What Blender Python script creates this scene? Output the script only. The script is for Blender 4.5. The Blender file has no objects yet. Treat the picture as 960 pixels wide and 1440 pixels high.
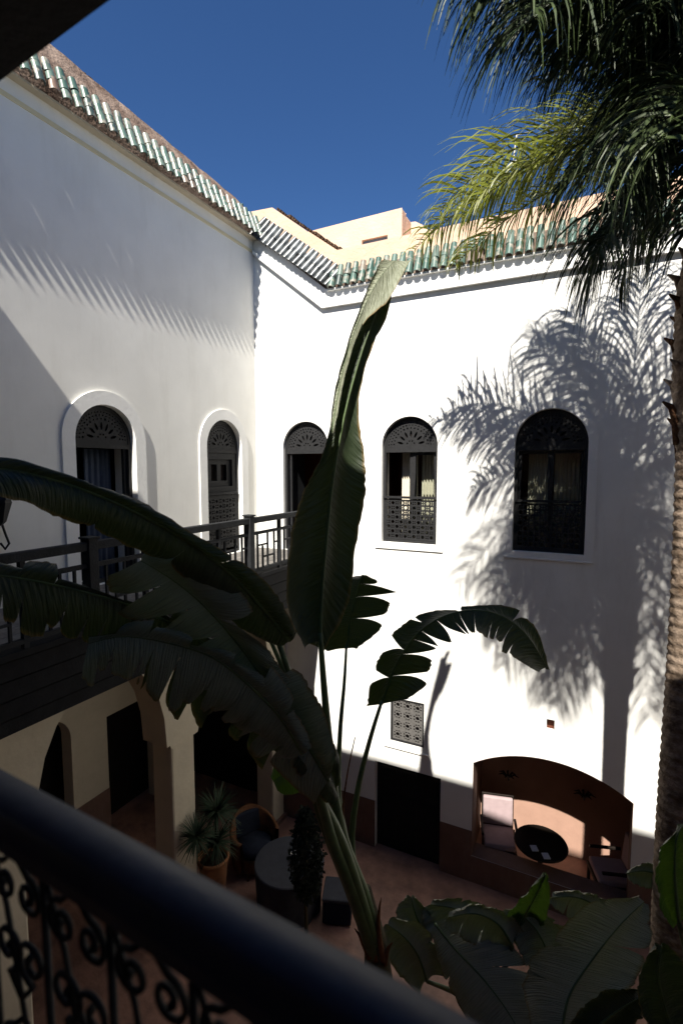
import bpy, bmesh, math, random
from math import sin, cos, pi, radians, atan2, sqrt
from mathutils import Vector, Matrix
from mathutils import noise as mnoise
rnd = random.Random(7)
sc = bpy.context.scene
COL = sc.collection

# ------------------------------------------------------------------ camera
# origin of the world = the photographer's eye on the first floor gallery; +Y runs to the back wall
FPX = 708.0
TH, PH = radians(26.3), radians(-5.0)
FW = Vector((-sin(TH)*cos(PH), cos(TH)*cos(PH), sin(PH)))
RT = Vector((cos(TH), sin(TH), 0))
UP = RT.cross(FW)
cam_d = bpy.data.cameras.new('camera')
cam_d.sensor_fit = 'VERTICAL'; cam_d.sensor_height = 36.0
cam_d.lens = FPX/1440*36
cam_d.clip_start = 0.05; cam_d.clip_end = 2000
cam_d.dof.use_dof = True; cam_d.dof.focus_distance = 5.6; cam_d.dof.aperture_fstop = 1.9
cam = bpy.data.objects.new('camera', cam_d)
M = Matrix((RT, UP, -FW)).transposed().to_4x4()
cam.matrix_world = M
COL.objects.link(cam); sc.camera = cam

# ------------------------------------------------------------------ light
SUN = Vector((-0.14, 1.0, -1.2)).normalized()          # direction the light travels
elev = math.asin(-SUN.z)
world = bpy.data.worlds.new('World'); sc.world = world; world.use_nodes = True
wn = world.node_tree.nodes; wl = world.node_tree.links
sky = wn.new('ShaderNodeTexSky'); sky.sky_type = 'NISHITA'; sky.sun_disc = False
sky.sun_elevation = elev; sky.sun_rotation = atan2(-SUN.x, -SUN.y)
sky.altitude = 460; sky.air_density = 1.0; sky.dust_density = 0.0; sky.ozone_density = 7.0
bg = wn['Background']; hsv = wn.new('ShaderNodeHueSaturation'); hsv.inputs['Saturation'].default_value = 1.12; hsv.inputs['Hue'].default_value = .505; wl.new(sky.outputs[0], hsv.inputs['Color']); wl.new(hsv.outputs[0], bg.inputs[0]); bg.inputs[1].default_value = 0.05
sl = bpy.data.lights.new('sun', 'SUN'); sl.energy = 5.0; sl.angle = radians(0.55); sl.color = (1.0, 0.95, 0.86)
so = bpy.data.objects.new('sun', sl); so.rotation_euler = SUN.to_track_quat('-Z', 'Y').to_euler(); COL.objects.link(so)
sc.view_settings.view_transform = 'Standard'; sc.view_settings.look = 'None'
sc.view_settings.exposure = 1.2; sc.view_settings.gamma = 1.0
try: sc.view_settings.use_curve_mapping = False
except Exception: pass

# ------------------------------------------------------------------ helpers
def at(px, py, d):
    """point seen at photograph pixel (px,py) at real depth d metres along the view axis"""
    return (FW + RT*((px-480)/FPX) + UP*((720-py)/FPX))*d

def mat(name, col, rough=0.7, spec=0.3, var=0.12, vscale=3.0, bump=0.0, bscale=30.0, metal=0.0, col2=None, coat=0.0, rand=0.0):
    m = bpy.data.materials.new(name); m.use_nodes = True
    n = m.node_tree.nodes; l = m.node_tree.links; p = n['Principled BSDF']
    tc = n.new('ShaderNodeTexCoord')
    nz = n.new('ShaderNodeTexNoise'); nz.inputs['Scale'].default_value = vscale; nz.inputs['Detail'].default_value = 7; nz.inputs['Roughness'].default_value = .62
    l.new(tc.outputs['Object'], nz.inputs['Vector'])
    r = n.new('ShaderNodeValToRGB'); c = Vector(col)
    a = c*(1-var); b = Vector(col2) if col2 else c*(1+var)
    r.color_ramp.elements[0].position = .35; r.color_ramp.elements[1].position = .65
    r.color_ramp.elements[0].color = (*a, 1); r.color_ramp.elements[1].color = (*[min(1, v) for v in b], 1)
    l.new(nz.outputs[0], r.inputs[0])
    out = r.outputs[0]
    if rand > 0:
        oi = n.new('ShaderNodeObjectInfo'); hs = n.new('ShaderNodeHueSaturation')
        mr = n.new('ShaderNodeMapRange'); mr.inputs[3].default_value = 1-rand; mr.inputs[4].default_value = 1+rand
        l.new(oi.outputs['Random'], mr.inputs[0]); l.new(mr.outputs[0], hs.inputs['Value']); l.new(out, hs.inputs['Color']); out = hs.outputs[0]
    l.new(out, p.inputs['Base Color'])
    p.inputs['Roughness'].default_value = rough; p.inputs['Metallic'].default_value = metal
    p.inputs['Specular IOR Level'].default_value = spec
    p.inputs['Coat Weight'].default_value = coat; p.inputs['Coat Roughness'].default_value = .08
    if bump > 0:
        n2 = n.new('ShaderNodeTexNoise'); n2.inputs['Scale'].default_value = bscale; n2.inputs['Detail'].default_value = 5
        l.new(tc.outputs['Object'], n2.inputs['Vector'])
        bp = n.new('ShaderNodeBump'); bp.inputs['Strength'].default_value = bump; bp.inputs['Distance'].default_value = .02
        l.new(n2.outputs[0], bp.inputs['Height']); l.new(bp.outputs[0], p.inputs['Normal'])
    return m

def leaf_mat(name, c1, c2, trans, tw=0.35, rough=.45, veins=90.0, edge=True):
    m = bpy.data.materials.new(name); m.use_nodes = True
    n = m.node_tree.nodes; l = m.node_tree.links; p = n['Principled BSDF']
    uv = n.new('ShaderNodeUVMap'); sp = n.new('ShaderNodeSeparateXYZ'); l.new(uv.outputs[0], sp.inputs[0])
    tc = n.new('ShaderNodeTexCoord')
    nz = n.new('ShaderNodeTexNoise'); nz.inputs['Scale'].default_value = 5; nz.inputs['Detail'].default_value = 6; l.new(tc.outputs['Object'], nz.inputs['Vector'])
    mt = n.new('ShaderNodeMath'); mt.operation = 'MULTIPLY'; mt.inputs[1].default_value = veins; l.new(sp.outputs[1], mt.inputs[0])
    n1 = n.new('ShaderNodeTexNoise'); n1.noise_dimensions = '2D'; n1.inputs['Scale'].default_value = 1.0; n1.inputs['Detail'].default_value = 2
    cb = n.new('ShaderNodeCombineXYZ'); l.new(mt.outputs[0], cb.inputs[0])
    m2 = n.new('ShaderNodeMath'); m2.operation = 'MULTIPLY'; m2.inputs[1].default_value = 1.3; l.new(sp.outputs[0], m2.inputs[0]); l.new(m2.outputs[0], cb.inputs[1])
    l.new(cb.outputs[0], n1.inputs['Vector'])
    mx = n.new('ShaderNodeMix'); mx.data_type = 'RGBA'; mx.inputs[6].default_value = (*c1, 1); mx.inputs[7].default_value = (*c2, 1)
    ad = n.new('ShaderNodeMath'); ad.operation = 'MULTIPLY_ADD'; ad.inputs[1].default_value = 1.4; ad.inputs[2].default_value = -.2
    av = n.new('ShaderNodeMath'); av.operation = 'MULTIPLY_ADD'; av.inputs[1].default_value = .5
    l.new(n1.outputs[0], av.inputs[0]); 
    hf = n.new('ShaderNodeMath'); hf.operation = 'MULTIPLY'; hf.inputs[1].default_value = .5; l.new(nz.outputs[0], hf.inputs[0]); l.new(hf.outputs[0], av.inputs[2])
    l.new(av.outputs[0], ad.inputs[0]); ad.use_clamp = True; l.new(ad.outputs[0], mx.inputs[0])
    colo = mx.outputs[2]
    if edge:   # dry brown margin, an attribute of the blade itself
        mr = n.new('ShaderNodeMapRange'); mr.inputs[1].default_value = .93; mr.inputs[2].default_value = 1.03
        ab = n.new('ShaderNodeMath'); ab.operation = 'ABSOLUTE'; l.new(sp.outputs[0], ab.inputs[0])
        a2 = n.new('ShaderNodeMath'); a2.operation = 'MULTIPLY_ADD'; a2.inputs[1].default_value = .16; l.new(nz.outputs[0], a2.inputs[0]); l.new(ab.outputs[0], a2.inputs[2])
        s2 = n.new('ShaderNodeMath'); s2.operation = 'SUBTRACT'; s2.inputs[1].default_value = .06; l.new(a2.outputs[0], s2.inputs[0])
        l.new(s2.outputs[0], mr.inputs[0])
        m3 = n.new('ShaderNodeMix'); m3.data_type = 'RGBA'; l.new(mr.outputs[0], m3.inputs[0]); l.new(colo, m3.inputs[6]); m3.inputs[7].default_value = (.16, .10, .03, 1)
        colo = m3.outputs[2]
    l.new(colo, p.inputs['Base Color']); p.inputs['Roughness'].default_value = rough; p.inputs['Specular IOR Level'].default_value = .35
    bp = n.new('ShaderNodeBump'); bp.inputs['Strength'].default_value = .9; bp.inputs['Distance'].default_value = .018
    l.new(n1.outputs[0], bp.inputs['Height']); l.new(bp.outputs[0], p.inputs['Normal'])
    tr = n.new('ShaderNodeBsdfTranslucent'); tr.inputs[0].default_value = (*trans, 1)
    ms = n.new('ShaderNodeMixShader'); ms.inputs[0].default_value = tw
    l.new(p.outputs[0], ms.inputs[1]); l.new(tr.outputs[0], ms.inputs[2]); l.new(ms.outputs[0], n['Material Output'].inputs[0])
    return m

def glass_mat():
    m = bpy.data.materials.new('window_glass'); m.use_nodes = True
    n = m.node_tree.nodes; l = m.node_tree.links
    for x in list(n):
        if x.type != 'OUTPUT_MATERIAL': n.remove(x)
    t = n.new('ShaderNodeBsdfTransparent'); t.inputs[0].default_value = (.86, .88, .86, 1)
    g = n.new('ShaderNodeBsdfGlossy'); g.inputs['Roughness'].default_value = .02
    f = n.new('ShaderNodeLayerWeight'); f.inputs[0].default_value = .5
    pw = n.new('ShaderNodeMath'); pw.operation = 'POWER'; pw.inputs[1].default_value = 4; l.new(f.outputs['Facing'], pw.inputs[0])
    ml = n.new('ShaderNodeMath'); ml.operation = 'MULTIPLY_ADD'; ml.inputs[1].default_value = .7; ml.inputs[2].default_value = .04; l.new(pw.outputs[0], ml.inputs[0])
    ms = n.new('ShaderNodeMixShader'); l.new(ml.outputs[0], ms.inputs[0]); l.new(t.outputs[0], ms.inputs[1]); l.new(g.outputs[0], ms.inputs[2])
    l.new(ms.outputs[0], n['Material Output'].inputs[0]); return m

MT = dict(
 plaster=mat('white_plaster', (.72, .715, .69), .85, .2, .035, 1.3, .06, 10),
 plasterL=mat('aged_white_plaster', (.74, .73, .69), .8, .2, .05, 1.1, .05, 7),
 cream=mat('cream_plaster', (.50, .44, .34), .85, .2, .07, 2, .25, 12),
 yellow=mat('pale_yellow_moulding', (.62, .55, .36), .8, .2, .05, 3),
 trim=mat('white_moulding', (.74, .735, .71), .75, .25, .03, 3, .15, 20),
 ochre=mat('peach_render', (.64, .45, .33), .9, .1, .08, 1.6, .4, 18),
 grillestone=mat('grey_carved_screen', (.10, .095, .09), .8, .2, .2, 30),
 eavewood=mat('dark_eave_wood', (.07, .045, .03), .9, .1, .3, 10),
 nicheplaster=mat('rose_plaster', (.36, .22, .165), .85, .15, .08, 2.2, .1, 20),
 brown=mat('weathered_brown_render', (.19, .125, .095), .95, .1, .45, 3.5, .9, 25, col2=(.30, .225, .18)),
 dado=mat('terracotta_plaster', (.14, .080, .061), .7, .3, .15, 2.5, .15, 20),
 floor=mat('pink_earth_floor', (.25, .135, .10), .5, .35, .32, 2.6, .25, 30),
 metal=mat('dark_grey_metalwork', (.015, .015, .016), .65, .25, .2, 20, .1, 90),
 wood=mat('charcoal_painted_wood', (.020, .021, .023), .75, .12, .25, 8, .3, 50),
 fascia=mat('grey_painted_boards', (.013, .013, .014), .8, .1, .25, 8, .3, 50),
 deck=mat('grey_deck_wood', (.13, .12, .11), .7, .3, .3, 10, .4, 40, rand=.15),
 rail=mat('sky_tinted_black_gloss', (.010, .016, .040), .52, .45, .2, 10, .05, 40),  # blue of the reflected sky is mixed into the rail's base colour
 iron=mat('black_wrought_iron', (.006, .006, .007), .6, .3, .2, 30, .1, 60),
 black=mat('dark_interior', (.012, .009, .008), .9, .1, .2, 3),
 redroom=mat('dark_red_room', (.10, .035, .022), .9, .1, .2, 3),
 door=mat('blackened_wood_door', (.010, .009, .009), .7, .2, .2, 9, .2, 40),
 curtain=mat('pale_linen', (.62, .57, .47), .9, .1, .05, 20, .1, 200),
 bcurtain=mat('blue_grey_drape', (.07, .085, .12), .9, .1, .1, 10),
 terracotta=mat('terracotta_pot', (.30, .13, .06), .8, .2, .2, 6, .3, 40),
 wicker=mat('brown_wicker', (.12, .05, .022), .8, .2, .35, 40, .5, 120),
 cushion=mat('navy_cushion', (.018, .022, .035), .9, .1, .15, 10, .2, 80),
 cloth=mat('charcoal_tablecloth', (.040, .042, .052), .85, .15, .12, 10, .2, 120),
 pinkcush=mat('pale_pink_upholstery', (.34, .26, .265), .9, .1, .06, 10, .2, 120),
 paper=mat('white_card', (.6, .6, .62), .7, .2, .03, 10),
 bark=mat('palm_bark', (.17, .115, .075), .9, .1, .5, 9, 1.0, 22, col2=(.28, .215, .165)),
 bark2=mat('grey_brown_palm_ring', (.20, .14, .10), .95, .1, .4, 14, .8, 30, col2=(.38, .30, .23)),
 fibre=mat('brown_palm_fibre', (.09, .045, .025), .95, .1, .5, 20, 1.0, 60),
 stalk=mat('green_leaf_stalk', (.055, .085, .028), .45, .4, .25, 6, .1, 30),
 dry=mat('dry_brown_sheath', (.13, .055, .025), .9, .1, .4, 10, .5, 40),
 trunk=mat('brown_green_stem', (.06, .05, .025), .8, .2, .4, 8, .5, 30),
 sconce=mat('dark_bronze', (.02, .015, .012), .5, .4, .2, 20, metal=.5),
 stone=mat('grey_painted_plaster', (.30, .28, .26), .8, .2, .06, 3, .2, 20),
 pavfr=mat('blue_grey_window_trim', (.20, .25, .31), .7, .2, .08, 8),
 soil=mat('dark_soil', (.03, .02, .015), .95, .1, .3, 20, .8, 50),
 wax=mat('candle_glass', (.5, .5, .5), .15, .6, .03, 5),
 glass=glass_mat(),
)
MT['ban'] = leaf_mat('banana_leaf', (.013, .020, .010), (.030, .042, .020), (.035, .055, .008), .15)
MT['banpale'] = leaf_mat('pale_leaf_underside', (.16, .18, .12), (.26, .27, .19), (.10, .14, .04), .15, .5)
MT['banB'] = leaf_mat('banana_leaf_grey', (.085, .105, .070), (.21, .24, .185), (.04, .07, .02), .12, .4, 160)
MT['banL'] = leaf_mat('low_banana_leaf', (.16, .175, .125), (.29, .30, .235), (.08, .12, .03), .12, .34, 130)
MT['bright'] = leaf_mat('young_bright_leaf', (.018, .036, .007), (.032, .058, .012), (.055, .11, .01), .3, .45, 60, edge=False)
MT['palmleaf'] = mat('palm_leaflet', (.030, .050, .018), .5, .25, .35, 2.5, col2=(.055, .078, .025))
MT['palmsunlit'] = leaf_mat('sunlit_palm_leaflet', (.09, .12, .025), (.27, .26, .07), (.30, .34, .05), .35, .4, 3, edge=False)  # fronds in the sun: their brightness is put into a lighter yellow-green
MT['potleaf'] = mat('pot_palm_leaf', (.020, .038, .018), .7, .3, .3, 4)
MT['bush'] = mat('dark_shrub_leaf', (.010, .014, .007), .8, .3, .3, 8)

def tile_mat():
    m = bpy.data.materials.new('green_glazed_tile'); m.use_nodes = True
    n = m.node_tree.nodes; l = m.node_tree.links; p = n['Principled BSDF']
    oi = n.new('ShaderNodeObjectInfo'); r = n.new('ShaderNodeValToRGB'); e = r.color_ramp.elements
    e[0].position = 0; e[0].color = (.035, .08, .062, 1); e[1].position = 1; e[1].color = (.22, .23, .19, 1)
    for pos, c in ((.25, (.06, .11, .088)), (.5, (.085, .14, .115)), (.72, (.12, .165, .135)), (.86, (.03, .05, .045)), (.93, (.17, .11, .08))):
        x = e.new(pos); x.color = (*c, 1)
    l.new(oi.outputs['Random'], r.inputs[0])
    tc = n.new('ShaderNodeTexCoord'); nz = n.new('ShaderNodeTexNoise'); nz.inputs['Scale'].default_value = 11; nz.inputs['Detail'].default_value = 6
    va = n.new('ShaderNodeVectorMath'); va.operation = 'ADD'
    cb = n.new('ShaderNodeCombineXYZ'); mm = n.new('ShaderNodeMath'); mm.operation = 'MULTIPLY'; mm.inputs[1].default_value = 50
    l.new(oi.outputs['Random'], mm.inputs[0]); l.new(mm.outputs[0], cb.inputs[0]); l.new(tc.outputs['Object'], va.inputs[0]); l.new(cb.outputs[0], va.inputs[1]); l.new(va.outputs[0], nz.inputs['Vector'])
    mr = n.new('ShaderNodeMapRange'); mr.inputs[1].default_value = .53; mr.inputs[2].default_value = .66; l.new(nz.outputs[0], mr.inputs[0])
    mx = n.new('ShaderNodeMix'); mx.data_type = 'RGBA'; l.new(mr.outputs[0], mx.inputs[0]); l.new(r.outputs[0], mx.inputs[6]); mx.inputs[7].default_value = (.26, .235, .19, 1)
    l.new(mx.outputs[2], p.inputs['Base Color'])
    m2 = n.new('ShaderNodeMapRange'); m2.inputs[3].default_value = .38; m2.inputs[4].default_value = .5; l.new(mr.outputs[0], m2.inputs[0]); l.new(m2.outputs[0], p.inputs['Roughness'])
    return m
MT['tile'] = tile_mat()
MT['tileshade'] = mat('shaded_glazed_tile', (.045, .055, .062), .30, .5, .5, 9, .1, 30, col2=(.13, .14, .14), rand=.5)  # raking eave tiles: shade and sky reflection put into a darker colour

def plaster_dirt(m, scale, amt):     # faint vertical streaks and patches of wear
    n = m.node_tree.nodes; l = m.node_tree.links; p = n['Principled BSDF']
    src = p.inputs['Base Color'].links[0].from_socket
    tc = n.new('ShaderNodeTexCoord'); mp = n.new('ShaderNodeMapping'); mp.inputs['Scale'].default_value = (2.2, 2.2, .45); l.new(tc.outputs['Object'], mp.inputs[0])
    nz = n.new('ShaderNodeTexNoise'); nz.inputs['Scale'].default_value = scale; nz.inputs['Detail'].default_value = 8; nz.inputs['Roughness'].default_value = .7; l.new(mp.outputs[0], nz.inputs['Vector'])
    mr = n.new('ShaderNodeMapRange'); mr.inputs[1].default_value = .5; mr.inputs[2].default_value = .8; mr.inputs[4].default_value = amt; l.new(nz.outputs[0], mr.inputs[0])
    mx = n.new('ShaderNodeMix'); mx.data_type = 'RGBA'; l.new(mr.outputs[0], mx.inputs[0]); l.new(src, mx.inputs[6]); mx.inputs[7].default_value = (.42, .39, .33, 1)
    l.new(mx.outputs[2], p.inputs['Base Color'])
plaster_dirt(MT['plasterL'], 1.6, .22); plaster_dirt(MT['plaster'], 2.0, .3); plaster_dirt(MT['dado'], 2.5, .12)

def put(o, parent=None):
    COL.objects.link(o)
    if parent is not None:
        o.parent = parent
        o.matrix_parent_inverse = Matrix.Translation(-WL(parent))
    return o
def WL(o):
    v = Vector(o.location)
    return v if o.parent is None else v + WL(o.parent)*0
def thing(name, label, cat, loc=(0, 0, 0), group=None):
    o = bpy.data.objects.new(name, None); o.location = loc; COL.objects.link(o)
    o.empty_display_size = .2
    o['label'] = label; o['category'] = cat
    if group: o['group'] = group
    return o
def tag(o, label, cat, group=None):
    o['label'] = label; o['category'] = cat
    if group: o['group'] = group
    return o

class MB:
    def __init__(s): s.v = []; s.f = []; s.uv = []
    def quadgrid(s, rows, closed=False):
        b = len(s.v); n = len(rows[0])
        for r in rows: s.v += [tuple(p) for p in r]
        for i in range(len(rows)-1):
            for j in range(n-(0 if closed else 1)):
                k = (j+1) % n
                s.f.append((b+i*n+j, b+i*n+k, b+(i+1)*n+k, b+(i+1)*n+j))
    def box(s, a, b2, mtx=None):
        a, b2 = Vector(a), Vector(b2); i0 = len(s.v)
        for z in (a.z, b2.z):
            for x, y in ((a.x, a.y), (b2.x, a.y), (b2.x, b2.y), (a.x, b2.y)):
                p = Vector((x, y, z)); s.v.append(tuple(mtx @ p if mtx else p))
        for q in ((3, 2, 1, 0), (4, 5, 6, 7), (0, 1, 5, 4), (1, 2, 6, 5), (2, 3, 7, 6), (3, 0, 4, 7)): s.f.append(tuple(i0+k for k in q))
        return s
    def bar(s, p, q, w, h, upv=(0, 0, 1)):
        p, q = Vector(p), Vector(q); d = (q-p).normalized(); u = Vector(upv)
        if abs(d.dot(u)) > .97: u = Vector((0, 1, 0)) if abs(d.y) < .9 else Vector((1, 0, 0))
        sd = d.cross(u).normalized(); u = sd.cross(d).normalized()
        m = Matrix((sd, d, u)).transposed().to_4x4(); m.translation = p
        return s.box((-w/2, 0, -h/2), (w/2, (q-p).length, h/2), m)
    def tube(s, pts, rad, n=8, cap=True):
        pts = [Vector(p) for p in pts]; L = len(pts)
        rr = rad if hasattr(rad, '__len__') else [rad]*L
        rows = []; ref = None
        for i, p in enumerate(pts):
            d = (pts[min(i+1, L-1)]-pts[max(i-1, 0)]).normalized()
            if ref is None:
                ref = d.orthogonal().normalized()
            ref = (ref - d*ref.dot(d)).normalized(); o = d.cross(ref)
            rows.append([p+(ref*cos(2*pi*k/n)+o*sin(2*pi*k/n))*rr[i] for k in range(n)])
        b = len(s.v); s.quadgrid(rows, True)
        if cap:
            s.f.append(tuple(b+k for k in range(n-1, -1, -1))); s.f.append(tuple(b+(L-1)*n+k for k in range(n)))
        return s
    def lathe(s, prof, c=(0, 0, 0), n=24, wob=0):
        c = Vector(c); rows = []
        for r, z in prof: rows.append([c+Vector((r*cos(2*pi*k/n)*(1+wob*sin(k*7)), r*sin(2*pi*k/n)*(1+wob*sin(k*7)), z)) for k in range(n)])
        s.quadgrid(rows, True); return s
    def mesh(s, name, m, smooth=False):
        me = bpy.data.meshes.new(name); me.from_pydata(s.v, [], s.f); me.update()
        if s.uv and len(s.uv) == len(s.v):
            ul = me.uv_layers.new(name='UVMap')
            for lp in me.loops: ul.data[lp.index].uv = s.uv[lp.vertex_index]
        if smooth: me.polygons.foreach_set('use_smooth', [True]*len(me.polygons))
        me.materials.append(m); return me
    def build(s, name, m, parent=None, smooth=False, bevel=0):
        o = bpy.data.objects.new(name, s.mesh(name, m, smooth)); put(o, parent)
        if bevel:
            b = o.modifiers.new('bevel', 'BEVEL'); b.width = bevel; b.segments = 2; b.limit_method = 'ANGLE'
        return o
def bx(name, a, b, m, parent=None, bevel=0, mtx=None): return MB().box(a, b, mtx).build(name, m, parent, False, bevel)
def struct(o): o['kind'] = 'structure'; return o

XZ = lambda y: Matrix(((1, 0, 0, 0), (0, 0, -1, y), (0, 1, 0, 0), (0, 0, 0, 1)))     # local (u,v,w) -> (u, y-w, v)
YZ = lambda x: Matrix(((0, 0, 1, x), (1, 0, 0, 0), (0, 1, 0, 0), (0, 0, 0, 1)))      # local (u,v,w) -> (x+w, u, v)
def plate_mesh(name, loops, th, mtx, m, res=1):
    """flat plate with holes: loops of 2d points, thickness th centred on the plane"""
    c = bpy.data.curves.new(name, 'CURVE'); c.dimensions = '2D'; c.fill_mode = 'BOTH'; c.extrude = th/2
    for lp in loops:
        s = c.splines.new('POLY'); s.points.add(len(lp)-1); s.use_cyclic_u = True
        for i, p in enumerate(lp): s.points[i].co = (p[0], p[1], 0, 1)
    o = bpy.data.objects.new('tmp', c); me = bpy.data.meshes.new_from_object(o)
    bpy.data.objects.remove(o); bpy.data.curves.remove(c)
    me.transform(mtx); me.name = name
    me.polygons.foreach_set('use_smooth', [False]*len(me.polygons))
    me.materials.clear(); me.materials.append(m); return me
def plate(name, loops, th, mtx, m, parent=None, bevel=0):
    o = bpy.data.objects.new(name, plate_mesh(name, loops, th, mtx, m)); put(o, parent)
    if bevel:
        b = o.modifiers.new('bevel', 'BEVEL'); b.width = bevel; b.segments = 2; b.limit_method = 'ANGLE'
    return o
def arch(u0, u1, v0, vs, n=20, k=1.0):
    """round headed outline"""
    c = (u0+u1)/2; r = (u1-u0)/2
    return [(u0, v0), (u1, v0)]+[(c+r*cos(pi*i/n), vs+r*k*sin(pi*i/n)) for i in range(n+1)]
def circ(cu, cv, r, n=8, a0=0): return [(cu+r*cos(a0+2*pi*i/n), cv+r*sin(a0+2*pi*i/n)) for i in range(n)]
def rect(u0, v0, u1, v1): return [(u0, v0), (u1, v0), (u1, v1), (u0, v1)]

# ------------------------------------------------------------------ main dimensions
GZ = -6.72            # courtyard floor
BY = 7.80             # back wall face
LX = -5.63            # left wall face (upper storeys)
AX = -5.03            # arcade face on the ground floor
BX = -4.15            # front of the balcony
NY = 0.55             # wall of the camera's own side
DADO = -5.85
SILL = -1.23; SPR = .355; TR = .30     # window sill, arch springing, transom bar

struct(bx('ground', (-60, -60, GZ-.3), (60, 80, GZ), MT['floor']))

# ------------------------------------------------------------------ back wall building
bw = thing('back_house', 'bright white sunlit house wall with three dark arched windows and green tiled eave', 'building', (0, BY, GZ))
W3 = (-5.04, -4.11); W4 = (-3.105, -2.175); W5 = (-1.02, -.05)
FL = -1.50            # gallery floor level
niche = [(-1.40, -6.27), (.75, -6.27), (.75, -4.68)]+[(-.37+1.1*cos(a), -6.03+0) for a in ()]
# segmental arch over the niche
cx, hw, rise, zsp = -.40, 1.11, .34, -4.69
Rn = (hw*hw+rise*rise)/(2*rise); cz = zsp+rise-Rn; a1 = math.asin(hw/Rn)
seg = [(cx+Rn*sin(a1-2*a1*i/20), cz+Rn*cos(a1-2*a1*i/20)) for i in range(21)]
niche = [(cx-hw, -6.27), (cx+hw, -6.27)]+seg
outline = [(LX-.02, GZ-.25), (5.0, GZ-.25), (5.0, 3.02), (-4.15, 3.02), (LX-.02, 4.22)]
holes = [arch(*W3, FL, SPR), arch(*W4, SILL, SPR), arch(*W5, SILL, SPR), niche,
         rect(-2.92, -4.66, -2.33, -3.89), rect(-3.20, GZ-.2, -2.03, -5.11), rect(-.455, -3.91, -.345, -3.72)]
plate('wall', [outline]+holes, .32, XZ(BY+.16), MT['plaster'], bw)
# terracotta dado, a few millimetres proud
for a, b in ((LX, -3.20), (-2.03, cx-hw), (cx+hw, 4.9)):
    bx('dado', (a, BY-.008, GZ), (b, BY+.01, DADO), MT['dado'], bw)
bx('dado', (cx-hw, BY-.008, GZ), (cx+hw, BY+.01, -6.272), MT['dado'], bw)
# moulding under the eave
def band(path, h, th, mtx, m, parent, name='cornice', lower=0.0, bevel=.012):
    up = [(p[0], p[1]+h) for p in path][::-1]
    return plate(name, [[(p[0], p[1]-lower) for p in path]+up], th, mtx, m, parent, bevel)
pth = [(LX+.02, 3.83), (-4.20, 2.70), (4.9, 2.70)]
band(pth, .075, .075, XZ(BY-.03), MT['trim'], bw)
# dark interior behind the openings
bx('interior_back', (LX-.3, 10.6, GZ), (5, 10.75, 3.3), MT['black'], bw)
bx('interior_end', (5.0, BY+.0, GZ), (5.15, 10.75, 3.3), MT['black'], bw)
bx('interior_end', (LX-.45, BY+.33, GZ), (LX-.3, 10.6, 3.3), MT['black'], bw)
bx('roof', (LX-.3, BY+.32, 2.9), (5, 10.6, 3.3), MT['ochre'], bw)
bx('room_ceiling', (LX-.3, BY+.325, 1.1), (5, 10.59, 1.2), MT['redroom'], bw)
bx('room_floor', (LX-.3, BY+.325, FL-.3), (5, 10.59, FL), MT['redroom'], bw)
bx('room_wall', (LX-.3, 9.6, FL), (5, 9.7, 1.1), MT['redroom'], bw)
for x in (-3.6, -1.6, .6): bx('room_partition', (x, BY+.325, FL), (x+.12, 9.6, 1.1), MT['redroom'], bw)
# parapet above the eave
plate('parapet', [[(-6.0, 3.0), (5.0, 3.0), (5.0, 3.74), (-4.08, 3.72), (-5.36, 4.70), (-6.0, 4.74)]], .30, XZ(BY+.37), MT['ochre'], bw, .02)
# mortar bed the tiles lie on
plate('tile_bed', [[(-5.7, 4.14), (-4.1, 2.98), (5.0, 2.98), (5.0, 3.30), (-4.0, 3.30), (-5.7, 4.50)]], .14, XZ(BY+.10), MT['brown'], bw)
for i in range(26):                          # rough mortar stones along the sloping coping
    t = i/25; x = -5.30+1.28*t; z = 4.69-.95*t
    bx('coping_stone', (x, BY+.26+rnd.uniform(0, .05), z-.02), (x+rnd.uniform(.02, .05), BY+.50, z+rnd.uniform(-.005, .028)), MT['eavewood'], bw)

# --- tiles
def tile_proto(L=.215, r=.056, n=7, m='tile'):
    b = MB(); rows = []
    for t, rr in ((0, r*1.06), (1, r*.86)):
        rows.append([(rr*cos(pi*k/n), L*t*1.0, rr*sin(pi*k/n)) for k in range(n+1)])
    b.quadgrid(rows)
    rows2 = [[(p[0]*.8, p[1], p[2]*.8-.002) for p in rr] for rr in rows]
    b.quadgrid([list(reversed(x)) for x in rows2]); b.quadgrid([rows[0], rows2[0]])
    return b.mesh('roof_tile', MT[m], True)
TILE = tile_proto(); TILED = tile_proto(m='tileshade'); TILES = tile_proto(.155, .054)
def put_tile(parent, pos, along, out, jitter=.035, me=None):
    """along = up-slope direction, out = outward normal of the tile bed"""
    y = Vector(along).normalized(); z = Vector(out); z = (z-y*z.dot(y)).normalized(); x = y.cross(z)
    m = Matrix((x, y, z)).transposed().to_4x4()
    m = Matrix.Translation(pos) @ m @ Matrix.Rotation(rnd.gauss(0, jitter), 4, 'Z') @ Matrix.Rotation(rnd.gauss(0, jitter*.6), 4, 'X')
    o = bpy.data.objects.new('roof_tile', me or TILE); COL.objects.link(o)
    o.parent = parent; o.matrix_parent_inverse = Matrix.Translation(-Vector(parent.location)); o.matrix_basis = m
    return o
def eave(parent, P0, P1, along, out, pitch, rows=3, step=.175, me=None):
    P0, P1 = Vector(P0), Vector(P1); n = int((P1-P0).length/pitch); al = Vector(along).normalized(); ou = Vector(out).normalized()
    for i in range(n+1):
        p = P0+(P1-P0)*(i/n)
        for k in range(rows):
            put_tile(parent, p+al*(step*k)+ou*(.012*(rows-1-k)*.6+rnd.uniform(-.004, .004)), al, ou, me=me)
bx('eave_underlay', (-4.12, BY-.045, 2.975), (5.0, BY+.0, 3.005), MT['trim'], bw)
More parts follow.
